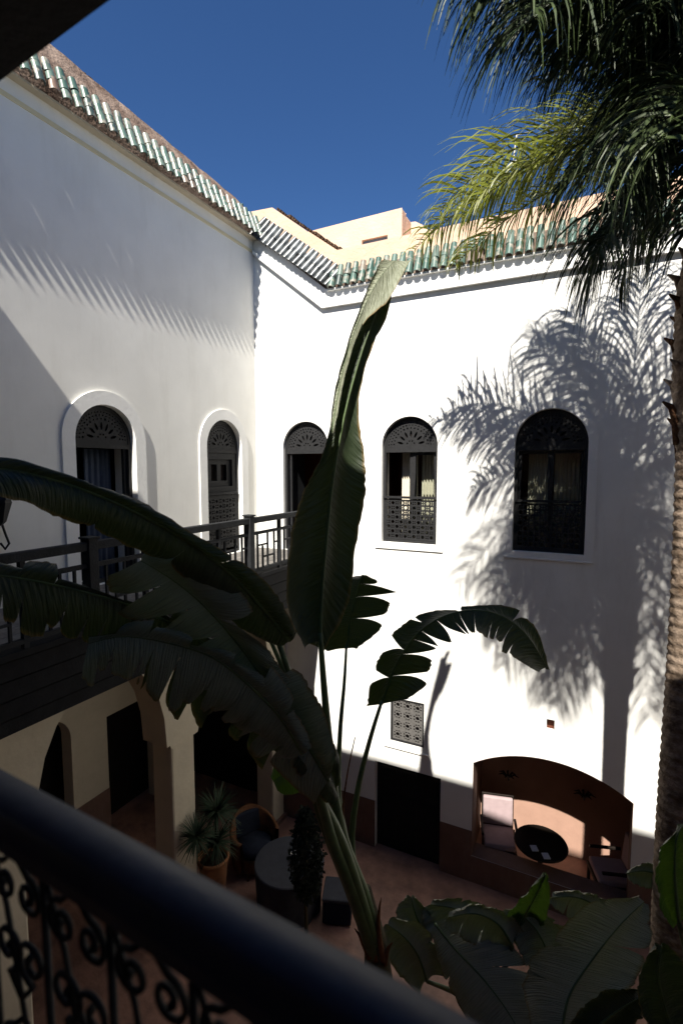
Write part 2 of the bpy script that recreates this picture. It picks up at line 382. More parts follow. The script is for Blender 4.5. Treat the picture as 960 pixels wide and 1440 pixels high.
eave(bw, (-4.02, BY-.07, 3.00), (2.9, BY-.07, 3.00), (0, .13, .36), (0, -.85, .4), .135, 2, .19)
ra = math.atan2(1.16, 1.58)
alr = Vector((sin(ra)*.36, .13, cos(ra)*.36))
eave(bw, (-5.62, BY-.07, 4.14), (-4.12, BY-.07, 3.04), alr, (0, -.85, .4), .108, 2, .19, TILED)

# --- carved transoms, grilles, windows
def transom_loops(u0, u1, v0, vs):
    c = (u0+u1)/2; r = (u1-u0)/2; lp = [arch(u0, u1, v0, vs)]
    for i in range(7):                    # fan of slots
        a = pi*(i+.5)/7; ca, sa = cos(a), sin(a); q = []
        for (t, w) in ((.30, .0), (.36, .038), (.46, .045), (.54, .02), (.56, 0), (.54, -.02), (.46, -.045), (.36, -.038)):
            q.append((c+r*(t*ca-w*sa), vs+.01+r*(t*sa+w*ca)))
        lp.append(q)
    for rr, n, s in ((.68, 15, .034), (.79, 20, .03), (.89, 25, .026)):
        for i in range(n):
            a = pi*(i+.5)/n; 
            if vs+r*rr*sin(a) > v0+.05: lp.append(circ(c+r*rr*cos(a), vs+r*rr*sin(a), r*s*rnd.uniform(.8, 1.25), 5, rnd.random()*3))
    for i in range(4):
        a = pi*(i+.5)/4; lp.append(circ(c+r*.15*cos(a), vs+.02+r*.15*sin(a), r*.035, 5))
    return lp
def grille_loops(u0, u1, v0, v1, nu, nv, border=.03, fill=.40):
    lp = [rect(u0, v0, u1, v1)]; du = (u1-u0-2*border)/nu; dv = (v1-v0-2*border)/nv
    for i in range(nu):
        for j in range(nv):
            cu = u0+border+du*(i+.5); cv = v0+border+dv*(j+.5); big = (i+j) % 2 == 0
            s = min(du, dv)
            if big: lp.append([(cu+s*fill*(1 if k % 2 == 0 else .72)*cos(2*pi*k/12), cv+s*fill*(1 if k % 2 == 0 else .72)*sin(2*pi*k/12)) for k in range(12)])
            else:
                for dx, dy in ((.2, .2), (-.2, .2), (.2, -.2), (-.2, -.2)): lp.append(circ(cu+dx*s*1.1, cv+dy*s*1.1, s*.19, 4, pi/4))
    return lp
def window(parent, mk, plane, sgn, u0, u1, kind):
    """mk maps a plane coordinate to a matrix; sgn = direction into the wall. Returns the frame part."""
    d = lambda off: mk(plane+sgn*off)
    fr = plate('window' if kind != 'door' else 'door', [arch(u0+.002, u1-.002, SILL if kind == 'window' else FL, SPR), arch(u0+.045, u1-.045, (SILL if kind == 'window' else FL)+.05, SPR)], .07, d(.10), MT['metal'], parent)
    plate('carved_transom', transom_loops(u0+.04, u1-.04, TR, SPR), .022, d(.085), MT['metal'], fr)
    plate('transom_bar', [rect(u0+.04, TR-.045, u1-.04, TR+.012)], .05, d(.09), MT['metal'], fr)
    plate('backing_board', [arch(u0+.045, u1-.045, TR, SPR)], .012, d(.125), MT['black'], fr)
    return fr
def rectframe(name, u0, u1, v0, v1, w, th, mtx, m, parent, cross=()):
    lp = [rect(u0, v0, u1, v1)]; ys = [v0]+list(cross)+[v1]
    for a, b in zip(ys[:-1], ys[1:]):
        lp.append(rect(u0+w, a+(w if a == v0 else w*.35), u1-w, b-(w if b == v1 else w*.35)))
    o = plate(name, lp, th, mtx, m, parent); return o
def curtain(name, x0, x1, z0, z1, y, label, m='curtain', axis='x', folds=7, group=None, cat='curtain'):
    b = MB(); rows = []
    for j in range(5):
        z = z0+(z1-z0)*j/4; row = []
        for i in range(folds*6+1):
            u = x0+(x1-x0)*i/(folds*6); w = .028*sin(i*2*pi/6+.4*j*sin(i))*(1-.25*j/4)
            row.append((u, y+w, z) if axis == 'x' else (y+w, u, z))
        rows.append(row)
    b.quadgrid(rows)
    o = b.build(name, MT[m], None, True); so_ = o.modifiers.new('thickness', 'SOLIDIFY'); so_.thickness = .004
    return tag(o, label, cat, group)
for (u0, u1), n in ((W4, 4), (W5, 5)):
    fr = window(bw, XZ, BY, 1, u0, u1, 'window')
    c = (u0+u1)/2+(.03 if n == 4 else 0)
    # casements
    if n == 4:
        rectframe('sash', c, u1-.05, SILL+.06, TR-.05, .04, .035, XZ(BY+.14), MT['metal'], fr, (-.12, -.45, -.84))
        bx('sash', (c-.06, BY+.13, SILL+.06), (c-.002, BY+.165, TR-.05), MT['metal'], fr)
        bx('window_pane', (c+.02, BY+.142, SILL+.08), (u1-.06, BY+.146, TR-.06), MT['glass'], fr)
    else:
        rectframe('sash', u0+.05, c-.003, SILL+.06, TR-.05, .04, .035, XZ(BY+.14), MT['metal'], fr, (-.10, -.46, -.84))
        rectframe('sash', c+.003, u1-.05, SILL+.06, TR-.05, .04, .035, XZ(BY+.14), MT['metal'], fr, (-.10, -.46, -.84))
        for a, b in ((u0+.06, c-.02), (c+.02, u1-.06)): bx('window_pane', (a, BY+.142, SILL+.08), (b, BY+.146, TR-.06), MT['glass'], fr)
    plate('balustrade', grille_loops(u0+.045, u1-.045, SILL+.05, -.52, 11, 8, .016, .46), .018, XZ(BY+.07), MT['metal'], fr)
    bx('balustrade_rail', (u0+.01, BY+.035, -.50), (u1-.01, BY+.085, -.465), MT['metal'], fr)
    plate('sill', [rect(u0-.11, SILL-.105, u1+.11, SILL-.085)], .03, XZ(BY-.010), MT['trim'], fr)
# flat raised surrounds
for (u0, u1) in (W4, W5):
    plate('surround', [arch(u0-.12, u1+.12, SILL-.085, SPR, 28), arch(u0-.003, u1+.003, SILL-.001, SPR, 20)], .016, XZ(BY-.006), MT['trim'], bw)
# open door to the gallery
fr = window(bw, XZ, BY, 1, W3[0], W3[1], 'door')
bx('door_leaf', (W3[0]+.05, BY+.16, FL+.02), (W3[0]+.10, BY+.62, TR-.05), MT['wood'], fr)
bx('door_leaf', (W3[1]-.10, BY+.16, FL+.02), (W3[1]-.05, BY+.62, TR-.05), MT['wood'], fr)
bx('jamb_bar', (W3[0]+.10, BY+.09, FL), (W3[0]+.13, BY+.13, TR-.04), MT['metal'], fr)
curtain('linen_curtain', -2.90, -2.62, SILL+.02, .9, BY+.42, 'pale linen curtain hanging behind left half of the middle back wall window')
curtain('linen_curtain', -2.56, -2.20, SILL+.02, .9, BY+.46, 'pale linen curtain behind the barred right half of the middle back wall window')
curtain('linen_curtain', -.86, -.56, SILL+.02, .9, BY+.40, 'pale linen curtain hanging inside left half of the right arched window')
curtain('linen_curtain', -.50, -.10, SILL+.02, .9, BY+.50, 'shaded linen curtain inside right half of the right arched window')

# small grille window, vent, ground floor door
g = plate('window', [rect(-2.918, -4.658, -2.332, -3.892), rect(-2.89, -4.63, -2.36, -3.92)], .06, XZ(BY+.04), MT['metal'], bw)
def lattice(u0, u1, v0, v1, nu, nv):
    lp = [rect(u0, v0, u1, v1)]; du = (u1-u0)/nu; dv = (v1-v0)/nv
    for i in range(nu):
        for j in range(nv):
            cu, cv = u0+du*(i+.5), v0+dv*(j+.5); lp.append(circ(cu, cv, du*.20, 8))
            for k in range(8):
                a = 2*pi*(k+.5)/8; R0 = du*.36
                lp.append([(cu+R0*cos(a+e)*f, cv+R0*(dv/du)*sin(a+e)*f) for e, f in ((-.30, .82), (0, .68), (.30, .82), (.25, 1.2), (-.25, 1.2))])
    return lp
plate('lattice_panel', lattice(-2.885, -2.365, -4.625, -3.925, 3, 4), .02, XZ(BY+.035), MT['grillestone'], g)
bx('backing_board', (-2.9, BY+.10, -4.64), (-2.35, BY+.11, -3.91), MT['black'], g)
plate('sill', [rect(-3.02, -4.775, -2.24, -4.75)], .035, XZ(BY-.012), MT['trim'], g)
v = bx('vent', (-.46, BY+.12, -3.915), (-.34, BY+.13, -3.715), MT['redroom'], bw)
dr = bx('door', (-3.195, BY+.10, GZ+.01), (-2.035, BY+.14, -5.115), MT['door'], bw)
for i in range(3):
    for j in range(3):
        bx('door_panel', (-3.13+i*.37, BY+.085, GZ+.12+j*.50), (-2.84+i*.37, BY+.101, GZ+.52+j*.50), MT['door'], dr)

# niche room
nd = BY+1.32
bx('niche_back', (cx-hw-.25, nd, GZ), (cx+hw+.25, nd+.15, -4.2), MT['nicheplaster'], bw)
for x in (cx-hw-.25, cx+hw+.10): bx('niche_side', (x, BY+.322, GZ), (x+.15, nd, -4.2), MT['dado'], bw)
bx('niche_ceiling', (cx-hw-.1, BY+.322, -4.34), (cx+hw+.1, nd, -4.2), MT['dado'], bw)
plate('niche_reveal', [niche, [(cx+(p[0]-cx)*.995, p[1]-.004 if p[1] > -5 else p[1]+.003) for p in niche]], .318, XZ(BY+.161), MT['dado'], bw)

# ------------------------------------------------------------------ rooftop room
rr = thing('rooftop_room', 'peach coloured flat roofed room standing on the roof behind the back wall', 'building', (-4.9, 11.5, 3.3))
plate('wall', [[(-6.6, 3.3), (-3.77, 3.3), (-3.77, 5.44), (-6.6, 5.40)], rect(-4.69, 4.2, -4.09, 4.96)], .25, XZ(10.62), MT['ochre'], rr, .03)
bx('side_wall', (-4.02, 10.76, 3.3), (-3.77, 13.2, 5.40), MT['ochre'], rr, .03)
bx('roof', (-6.6, 10.7, 5.15), (-4.0, 13.2, 5.35), MT['ochre'], rr)
w_ = plate('window', [rect(-4.70, 4.19, -4.08, 4.97), arch(-4.58, -4.20, 4.2, 4.62)], .08, XZ(10.60), MT['pavfr'], rr)
bx('window_pane', (-4.62, 10.66, 4.15), (-4.16, 10.67, 4.9), MT['dado'], w_)
lw = thing('roof_wall', 'low peach stepped wall on the roof beside the rooftop room', 'wall', (-3.2, 11, 3.3))
plate('wall', [[(-3.76, 3.3), (-2.4, 3.3), (-2.4, 4.6), (-2.75, 4.86), (-3.1, 5.06), (-3.38, 5.14), (-3.50, 5.27), (-3.66, 5.37), (-3.76, 5.38)]], .3, XZ(11.2), MT['ochre'], lw, .03)

# ------------------------------------------------------------------ left wall building
lwall = thing('left_house', 'tall white house wall with two arched openings and worn green tile eave', 'building', (LX, 4, GZ))
V1 = (4.085, 4.985); V2 = (6.42, 7.33)
plate('wall', [[(-1.5, -2.1), (BY+.0, -2.1), (BY+.0, 4.20), (-1.5, 4.20)], arch(*V1, FL, SPR), arch(*V2, FL, SPR)], .4, YZ(LX-.20), MT['plasterL'], lwall)
for (u0, u1) in (V1, V2):
    plate('surround', [arch(u0-.175, u1+.175, FL, SPR, 28), arch(u0-.003, u1+.003, FL-.01, SPR, 20)], .034, YZ(LX+.012), MT['trim'], lwall, .01)
band([(-1.5, 3.86), (BY-.0, 3.86)], .05, .014, YZ(LX+.004), MT['yellow'], lwall)
bx('tile_bed', (LX-.28, -1.5, 4.14), (LX+.03, BY+.1, 4.40), MT['brown'], lwall)
bx('eave_underlay', (LX-.02, -1.5, 4.075), (LX+.10, BY-.01, 4.10), MT['cream'], lwall)  # added to stop light between tile columns and shape their shadow edge
eave(lwall, (LX+.18, .8, 4.10), (LX+.18, BY-.03, 4.10), (-.13, 0, .42), (.85, 0, .35), .152, 3, .118, TILES)
# weathered parapet, uneven top
b = MB(); rows = []
for i in range(60):
    y = -1.5+(BY+1.3)*i/59
    h = 4.94-.17*(y-4)/3.9+.025*mnoise.noise(Vector((y*5, 0, 0)))
    rows.append([(LX-.0, y, 4.34), (LX-.07+.02*mnoise.noise(Vector((y*6, 2, 0))), y, 4.60), (LX-.22, y, h), (LX-.5, y, h-.02), (LX-.5, y, 4.1)])
b.quadgrid(rows); b.build('parapet', MT['brown'], lwall)
for i in range(40):
    y = 3.0+4.9*i/40+rnd.uniform(-.05, .05)
    bx('coping_stone', (LX-.40, y, 4.88-.17*(y-4)/3.9), (LX-.235, y+rnd.uniform(.03, .16), 4.93-.17*(y-4)/3.9+rnd.uniform(0, .03)), MT['eavewood'] if i % 3 else MT['tile'], lwall, .008)
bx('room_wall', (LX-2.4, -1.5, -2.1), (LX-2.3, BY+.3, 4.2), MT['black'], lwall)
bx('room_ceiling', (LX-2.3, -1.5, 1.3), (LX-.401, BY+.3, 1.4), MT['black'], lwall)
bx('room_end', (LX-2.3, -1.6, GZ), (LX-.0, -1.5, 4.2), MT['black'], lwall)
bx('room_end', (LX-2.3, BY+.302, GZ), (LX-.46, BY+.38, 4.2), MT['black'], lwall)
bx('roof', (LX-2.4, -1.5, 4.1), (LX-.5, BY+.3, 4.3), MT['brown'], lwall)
# left door (with blue drape) and right shutter window
fr = window(lwall, YZ, LX, -1, V1[0], V1[1], 'door')
for a, b2 in ((V1[0]+.045, V1[0]+.09), (V1[1]-.09, V1[1]-.045)): bx('jamb_bar', (LX-.16, a, FL), (LX-.11, b2, TR-.04), MT['metal'], fr)
curtain('blue_drape', V1[0]+.35, V1[1]-.12, FL, TR-.05, LX-.32, 'blue grey drape hanging in the open left wall doorway', 'bcurtain', 'y', 5)
fr = window(lwall, YZ, LX, -1, V2[0], V2[1], 'door')
rectframe('shutter', V2[0]+.05, V2[1]-.05, -.42, TR-.05, .10, .04, YZ(LX-.10), MT['metal'], fr)
plate('shutter_inner', [rect(V2[0]+.15, -.33, V2[1]-.15, .16), rect(V2[0]+.25, -.22, V2[0]+.40, .06), rect(V2[0]+.50, -.22, V2[1]-.25, .06)], .02, YZ(LX-.13), MT['metal'], fr)
plate('balustrade', grille_loops(V2[0]+.045, V2[1]-.045, FL+.1, -.47, 8, 9, .05, .34), .025, YZ(LX-.08), MT['metal'], fr)
bx('balustrade_rail', (LX-.11, V2[0]+.04, -.46), (LX-.045, V2[1]-.04, -.42), MT['metal'], fr)
bx('backing_board', (LX-.20, V2[0]+.03, FL), (LX-.18, V2[1]-.03, TR), MT['black'], fr)

# ground floor arcade under the gallery
arc = thing('arcade', 'shaded white arcade of piers and arches under the wooden gallery', 'arcade', (AX, 4, GZ))
piers = [(-1.0, -.5), (.0, .48), (2.43, 2.95), (4.90, 5.42), (7.36, BY)]
op = []
for (a, b), (c_, d_) in zip(piers[:-1], piers[1:]):
    w = c_-b; r = .28
    pts = [(b+.0, GZ+.01), (c_-.0, GZ+.01), (c_, -4.05), (c_-.06, -3.92), (c_-.07, -3.84)]
    k = []
    for i in range(13):
        a_ = pi*i/12; k.append((b+w/2+(w/2-.075)*cos(a_), -3.80+1.42*sin(a_)**.9))
    pts = [(b-.0, -4.02), (c_+.0, -4.02), (c_, -3.95), (c_-.02, -3.86)]+k+[(b+.02, -3.86), (b, -3.95)]
    op.append(pts)
out_ = [(-1.5, -2.22), (-1.5, -3.86)]
for (a, b), o_ in zip(piers, op+[None]):
    out_ += [(a, -3.86)] if o_ is op[0] else []
    out_ += [(b, -3.86)] if b < BY else [(BY-.001, -3.86)]
    if o_: out_ += [(b+.02, -3.80)]+list(reversed(o_[4:-2]))+[(piers[piers.index((a, b))+1][0]-.02, -3.80), (piers[piers.index((a, b))+1][0], -3.86)]
out_ += [(BY-.001, -2.22)]
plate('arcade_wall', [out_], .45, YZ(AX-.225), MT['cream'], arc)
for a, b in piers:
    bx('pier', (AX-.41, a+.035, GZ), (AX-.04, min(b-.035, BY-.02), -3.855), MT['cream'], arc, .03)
# rear wall of the loggia with dark doorways
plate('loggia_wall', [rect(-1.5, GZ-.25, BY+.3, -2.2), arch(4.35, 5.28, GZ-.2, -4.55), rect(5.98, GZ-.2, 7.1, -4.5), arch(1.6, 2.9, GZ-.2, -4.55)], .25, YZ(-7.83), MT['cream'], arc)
for a, b in ((-1.5, 1.6), (2.9, 4.35), (5.28, 5.98), (7.1, BY)): bx('dado', (-7.715, a, GZ), (-7.69, b, DADO), MT['dado'], arc)
bx('dark_doorway', (-8.2, -1.5, GZ), (-8.1, BY+.3, -2.2), MT['black'], arc)
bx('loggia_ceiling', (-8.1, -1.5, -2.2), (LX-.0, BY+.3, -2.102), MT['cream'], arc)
bx('plinth', (-5.70, 7.33, GZ), (AX+.012, BY-.012, -6.64), MT['dado'], arc)

# ------------------------------------------------------------------ wooden gallery
bal = thing('wooden_gallery', 'dark grey timber balcony with lattice railing running along the left wall', 'balcony', (BX, 4, FL))
for i in range(10):
    x0 = BX-.02-i*.144
    bx('deck_board', (x0-.138, -1.0, FL-.04), (x0, BY-.01, FL), MT['deck'], bal)
bx('underside', (LX+.0, -1.0, -2.20), (BX-.20, BY-.01, FL-.041), MT['wood'], bal)
for i, (z0, z1, o_) in enumerate(((FL-.05, FL+.012, .03), (-1.72, -1.562, .0), (-1.89, -1.732, -.02), (-2.06, -1.902, -.04), (-2.20, -2.072, -.06))):
    bx('fascia_board', (BX-.16, -1.0, z0), (BX+o_, BY-.012, z1), MT['fascia'], bal, .006)
posts = [.68, 3.12, 5.56, 7.70]
for y in posts:
    bx('post', (BX-.055, y-.05, FL), (BX+.055, y+.05, -.655), MT['wood'], bal, .006)
    bx('post_cap', (BX-.07, y-.065, -.655), (BX+.07, y+.065, -.635), MT['wood'], bal, .005)
for y0, y1 in zip([-1.0]+posts, posts+[BY]):
    a, b = y0+(.05 if y0 > -1 else 0), (y1-.05 if y1 < BY else BY-.01)
    if b-a < .05: continue
    bx('top_rail', (BX-.04, a, -.76), (BX+.04, b, -.68), MT['wood'], bal, .008)
    if b-a < .3: continue
    bx('upper_rail', (BX-.022, a, -.925), (BX+.022, b, -.885), MT['wood'], bal)
    bx('lower_rail', (BX-.022, a, -1.445), (BX+.022, b, -1.405), MT['wood'], bal)
    n = max(1, round((b-a)/.60)); L = (b-a)/n
    for k in range(n):
        s = a+k*L
        if k: bx('bay_post', (BX-.024, s-.022, FL), (BX+.024, s+.022, -.76), MT['wood'], bal)
        t = .011
        for y in (.20, .56, .80): bx('baluster', (BX-.012, s+L*y-t, -1.405), (BX+.012, s+L*y+t, -.925), MT['wood'], bal)
        bx('baluster', (BX-.012, s+L*.38-t, -1.405), (BX+.012, s+L*.38+t, -1.10), MT['wood'], bal)
        bx('lattice_bar', (BX-.0115, s+L*.20+t, -1.095), (BX+.0115, s+L*.56-t, -1.072), MT['wood'], bal)
        bx('lattice_bar', (BX-.0115, s+L*.38+t, -1.27), (BX+.0115, s+L*.80-t, -1.247), MT['wood'], bal)
        bx('lattice_bar', (BX-.0115, s+L*.80+t, -1.095), (BX+.0115, s+L-.022, -1.072), MT['wood'], bal)

# wrought lantern on the left wall
ln = thing('wall_lantern', 'black wrought iron lantern on curled bracket on the left wall', 'lantern', (LX, 3.1, -.5))
b = MB(); b.lathe([(.02, 0), (.11, -.03), (.12, -.06), (.06, -.26), (.02, -.30)], (LX+.13, 3.10, -.30), 6); b.build('lamp_body', MT['iron'], ln)
b = MB(); b.lathe([(.14, -.03), (.10, .05), (.03, .10), (.015, .16)], (LX+.13, 3.10, -.30), 6); b.build('lamp_roof', MT['iron'], ln)
b = MB(); b.tube([(LX+.02, 3.16, -.8), (LX+.08, 3.17, -.86), (LX+.12, 3.19, -.80), (LX+.08, 3.18, -.70), (LX+.05, 3.17, -.6), (LX+.06, 3.15, -.45), (LX+.12, 3.12, -.14)], .012, 6); b.build('bracket', MT['iron'], ln, True)

# ------------------------------------------------------------------ camera's own side of the courtyard
nh = thing('near_house', 'unlit near side of the courtyard, its dark beam crossing the upper left corner', 'building', (0, -1, GZ))
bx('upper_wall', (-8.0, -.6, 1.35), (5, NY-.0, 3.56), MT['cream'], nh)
bx('roof_edge', (-8.0, -.6, 3.56), (5, NY+.0, 3.64), MT['brown'], nh)
bx('roof_step', (-8.0, -.2, 3.645), (-4.9, 1.05, 4.40), MT['brown'], nh)
bx('roof_step', (-8.0, .56, 3.3), (-4.9, 1.05, 3.64), MT['brown'], nh)
mt = Matrix.Translation((-.96, .83, 1.0)) @ Matrix.Rotation(radians(-4), 4, 'Z')
bx('beam', (-4.0, -.62, 0), (3.2, 0, .34), MT['door'], nh, 0, mt)
bx('gallery_floor', (-6, -2.2, -1.85), (5, .40, -1.60), MT['dado'], nh)
bx('gallery_back', (-6, -2.3, -1.6), (5, -2.2, 1.4), MT['dado'], nh)
bx('gallery_ceiling', (-6, -2.2, 1.36), (5, -.61, 1.5), MT['door'], nh)
bx('lower_wall', (-5.0, .1, GZ), (5, .35, -1.86), MT['dado'], nh)
rw = thing('right_house', 'shaded wall closing the right side of the courtyard outside the picture', 'building', (4.2, 4, GZ))
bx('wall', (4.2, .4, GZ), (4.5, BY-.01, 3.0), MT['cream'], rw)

# near railing: thick glossy handrail and scrolled iron panels
nr = thing('near_railing', 'black handrail with sky reflection in its colour over scrolled wrought iron crossing the bottom left foreground', 'railing', (-.5, .5, -1.55))
yr = lambda x: .456-(x+.3)*.05
R0, R1 = Vector((-3.2, yr(-3.2), -.60)), Vector((1.2, yr(1.2), -.60))
b = MB(); prof = [(-.036, -.03), (.036, -.03), (.037, .0), (.036, .034), (.029, .043), (.0, .046), (-.029, .043), (-.036, .034), (-.037, .0)]
dr_ = (R1-R0).normalized(); sd = Vector((-dr_.y, dr_.x, 0))
b.quadgrid([[R0+(R1-R0)*t+sd*p[0]+Vector((0, 0, p[1])) for p in prof] for t in [i/12 for i in range(13)]], True); b.build('handrail', MT['rail'], nr, True)
b = MB(); b.bar(R0+Vector((0, 0, -.045)), R1+Vector((0, 0, -.045)), .03, .028); b.build('top_bar', MT['iron'], nr)
b = MB(); b.bar(R0+Vector((0, 0, -.88)), R1+Vector((0, 0, -.88)), .03, .02); b.build('bottom_bar', MT['iron'], nr)
def spiral(c, r, turns, a0, dirn, n=26):
    out = []
    for i in range(n+1):
        t = i/n; a = a0+dirn*turns*2*pi*t; q = r*(1-.82*t); out.append((c[0]+q*cos(a), c[1]+q*sin(a)))
    return out
def put2(pts, x0): return [Vector((x0+p[0], yr(x0+p[0]), p[1])) for p in pts]
for k in range(20):
    x0 = -2.32+k*.17
    b = MB(); b.tube([(x0, yr(x0), -.66), (x0, yr(x0), -1.48)], .0065, 6); b.build('baluster', MT['iron'], nr, True)
    for (cz_, r, s) in ((-.735, .038, 1), (-.86, .045, -1), (-1.06, .04, 1), (-1.22, .045, -1), (-1.38, .038, 1)):
        for sg in (1, -1):
            cxk = .085-sg*.037
            pts = spiral((cxk, cz_), r, 1.45, pi/2*s, sg)
            tail = [(.085, cz_+s*r*1.9)]+pts
            b = MB(); b.tube(put2(tail, x0), [.0055]*(len(tail)-4)+[.0065, .008, .009, .007], 5); b.build('scroll', MT['iron'], nr, True)
    b = MB(); b.tube(put2([(.0, -.66), (.05, -.78), (.085, -.96), (.12, -1.14), (.17, -1.3)], x0), .005, 5); b.build('curved_bar', MT['iron'], nr, True)

# ------------------------------------------------------------------ blades
def cat_rom(P, s):
    n = len(P)-1; x = min(max(s, 0), 1)*n; i = min(int(x), n-1); t = x-i
    p0 = P[max(i-1, 0)]; p1 = P[i]; p2 = P[i+1]; p3 = P[min(i+2, n)]
    return .5*((2*p1)+(p2-p0)*t+(2*p0-5*p1+4*p2-p3)*t*t+(3*p1-p0-3*p2+p3)*t**3)
def pts(lst, d0=None, d1=None):
    out = []
    for i, p in enumerate(lst):
        d = p[2] if len(p) > 2 else d0+(d1-d0)*i/(len(lst)-1)
        out.append(at(p[0], p[1], d))
    return out
def blade(parent, mid, L, R, m, tearsL=(), tearsR=(), N=48, Mw=6, cup=.03, ripple=.008, droop=.04, rib=.012, ribmat='stalk', label=None):
    """mid/L/R: 3d polylines for midrib and the two margins. tears: (position, depth, gap)"""
    b = MB(); sd_ = rnd.random()*50
    for side, E_, tears in ((-1, L, tearsL), (1, R, tearsR)):
        tears = sorted(tears); bd = [(0, 0, 0)]+list(tears)+[(1, 0, 0)]
        for (a, da, ga), (c, dc, gc) in zip(bd[:-1], bd[1:]):
            n = max(3, int((c-a)*N)); rows = []; dr0 = rnd.uniform(-.3, 1)*droop; tw_ = rnd.uniform(-1.2, 1.2); lsc = rnd.uniform(.90, 1.04) if tears else 1; base = len(b.v)
            for i in range(n+1):
                q = i/n; s = a+(c-a)*q; row = []
                for j in range(Mw+1):
                    t = j/Mw; s2 = s
                    if da: s2 += ga*max(0, (t-(1-da))/da)*(1-q)
                    if dc: s2 -= gc*max(0, (t-(1-dc))/dc)*q
                    mp = cat_rom(mid, s2); ep = cat_rom(E_, s2); md = cat_rom(mid, s)
                    if tears:
                        rnd_ = 1-.07*(abs(2*q-1)**5)*((da if q < .5 else dc) > 0)
                        ep = md+(ep-md)*lsc*rnd_
                    p = md*(1-t)+ep*t if t < 1 else ep
                    tan = (cat_rom(mid, s+.01)-cat_rom(mid, s-.01)); ac = ep-md
                    nn = tan.cross(ac)*side
                    if nn.length > 1e-9: nn.normalize()
                    w = mnoise.noise(Vector((s*14, t*1.5, sd_+side)))*1.6+.6*mnoise.noise(Vector((s*45, t, sd_)))
                    p = p + nn*(cup*sin(pi*t)+ripple*w*t) + Vector((0, 0, -dr0*t*t*(1+tw_*(q-.5)) if (tears) else 0))
                    # ragged margin
                    if j == Mw: p = p+(ac.normalized() if ac.length > 1e-9 else ac)*(.010*mnoise.noise(Vector((s*60, 3, sd_)))+.010*mnoise.noise(Vector((s*170, 9, sd_))))
                    row.append(p); b.uv.append((side*t, s+.05*t))
                rows.append(row)
            b.quadgrid(rows if side > 0 else [list(r_) for r_ in rows])
    o = b.build('leaf', MT[m], parent, True)
    if label: o['label'] = label
    mb = MB(); k = 22
    mb.tube([cat_rom(mid, i/k) for i in range(k+1)], [rib*(1-.8*i/k) for i in range(k+1)], 6); mb.build('midrib', MT[ribmat], o, True)
    return o
def stem(parent, lst, r0, r1, d0=None, d1=None, m='stalk', n=16, name='stem'):
    P = pts(lst, d0, d1); b = MB()
    b.tube([cat_rom(P, i/n) for i in range(n+1)], [r0+(r1-r0)*i/n for i in range(n+1)], 10); return b.build(name, MT[m], parent, True)
def tears(n, d0=.3, d1=.95, g=.02, lo=.06, hi=.95):
    return [(lo+(hi-lo)*(i+rnd.uniform(.15, .85))/n, rnd.uniform(d0, d1), g*rnd.uniform(.2, 1)) for i in range(n)]

# ------------------------------------------------------------------ tall banana plant in the middle
base = at(533, 1345, 4.0)
bp = thing('banana_plant', 'tall dark banana plant with long torn leaves rising in the middle of the courtyard', 'plant', (base.x, base.y, GZ))
b = MB(); b.tube([(base.x+.10, base.y+.05, GZ-.02), (base.x+.05, base.y, -5.4), base+Vector((.0, 0, -.25)), at(528, 1325, 4.0), at(512, 1250, 3.98)], [.17, .15, .12, .09, .055], 14); b.build('trunk', MT['trunk'], bp, True)
stem(bp, [(530, 1340), (515, 1270), (485, 1190), (470, 1120), (462, 1040), (455, 960), (450, 890)], .060, .018, 4.0, 3.70)
stem(bp, [(524, 1335), (505, 1250), (488, 1190), (476, 1120), (478, 1030), (484, 960), (487, 905)], .040, .010, 4.02, 4.3)
stem(bp, [(536, 1340), (508, 1260), (494, 1190), (503, 1110), (520, 1040), (537, 985)], .040, .013, 4.0, 4.15)
stem(bp, [(528, 1340), (508, 1270), (478, 1180), (445, 1110), (436, 1060), (424, 1000), (392, 905)], .055, .017, 3.98, 3.35)
stem(bp, [(524, 1340), (500, 1265), (470, 1190), (452, 1130), (440, 1085), (425, 1060)], .055, .022, 3.96, 3.4)
stem(bp, [(520, 1335), (492, 1255), (462, 1180), (440, 1110), (428, 1010), (400, 945), (380, 900)], .040, .013, 3.98, 3.6)
stem(bp, [(495, 1200), (482, 1150), (488, 1090), (499, 1037)], .012, .004, 4.02, 4.02, 'dry', name='dry_stalk')
for l_ in ([(520, 1345), (512, 1330), (505, 1315), (498, 1305)], [(538, 1350), (532, 1310), (533, 1280), (536, 1262)], [(540, 1355), (545, 1335), (552, 1325)], [(528, 1350), (524, 1320), (512, 1300)]):
    stem(bp, l_, .028, .002, 3.93, 3.93, 'dry', 8, 'dry_sheath')
# A: the upright leaf, dark below and rolled pale above
blade(bp, pts([(450, 900), (452, 840), (458, 770), (466, 690), (478, 615), (490, 560), (507, 500), (528, 440), (548, 385), (556, 366)], 3.70, 3.98),
      pts([(430, 915), (404, 850), (408, 760), (428, 690), (456, 632), (471, 560), (490, 492), (514, 420), (533, 375), (540, 364)], 3.58, 3.96),
      pts([(455, 915), (488, 850), (500, 770), (513, 690), (511, 640), (504, 590), (512, 515), (545, 440), (556, 395), (575, 366)], 3.85, 4.03), 'ban',
      (), (), 80, 7, .05, .008, .0, .015)
# pale rolled back of the same leaf
blade(bp, pts([(466, 610), (474, 560), (487, 500), (509, 438), (534, 390), (556, 366)], 3.74, 3.92),
      pts([(464, 612), (470, 552), (486, 492), (509, 425), (530, 376), (540, 364)], 3.72, 3.91),
      pts([(468, 614), (476, 575), (484, 532), (497, 488), (514, 452), (547, 420), (577, 365)], 3.70, 3.90), 'banpale',
      (), [(.62, .3, .01)], 40, 4, .012, .006, 0, .004, label='pale rolled upper part of the upright leaf')
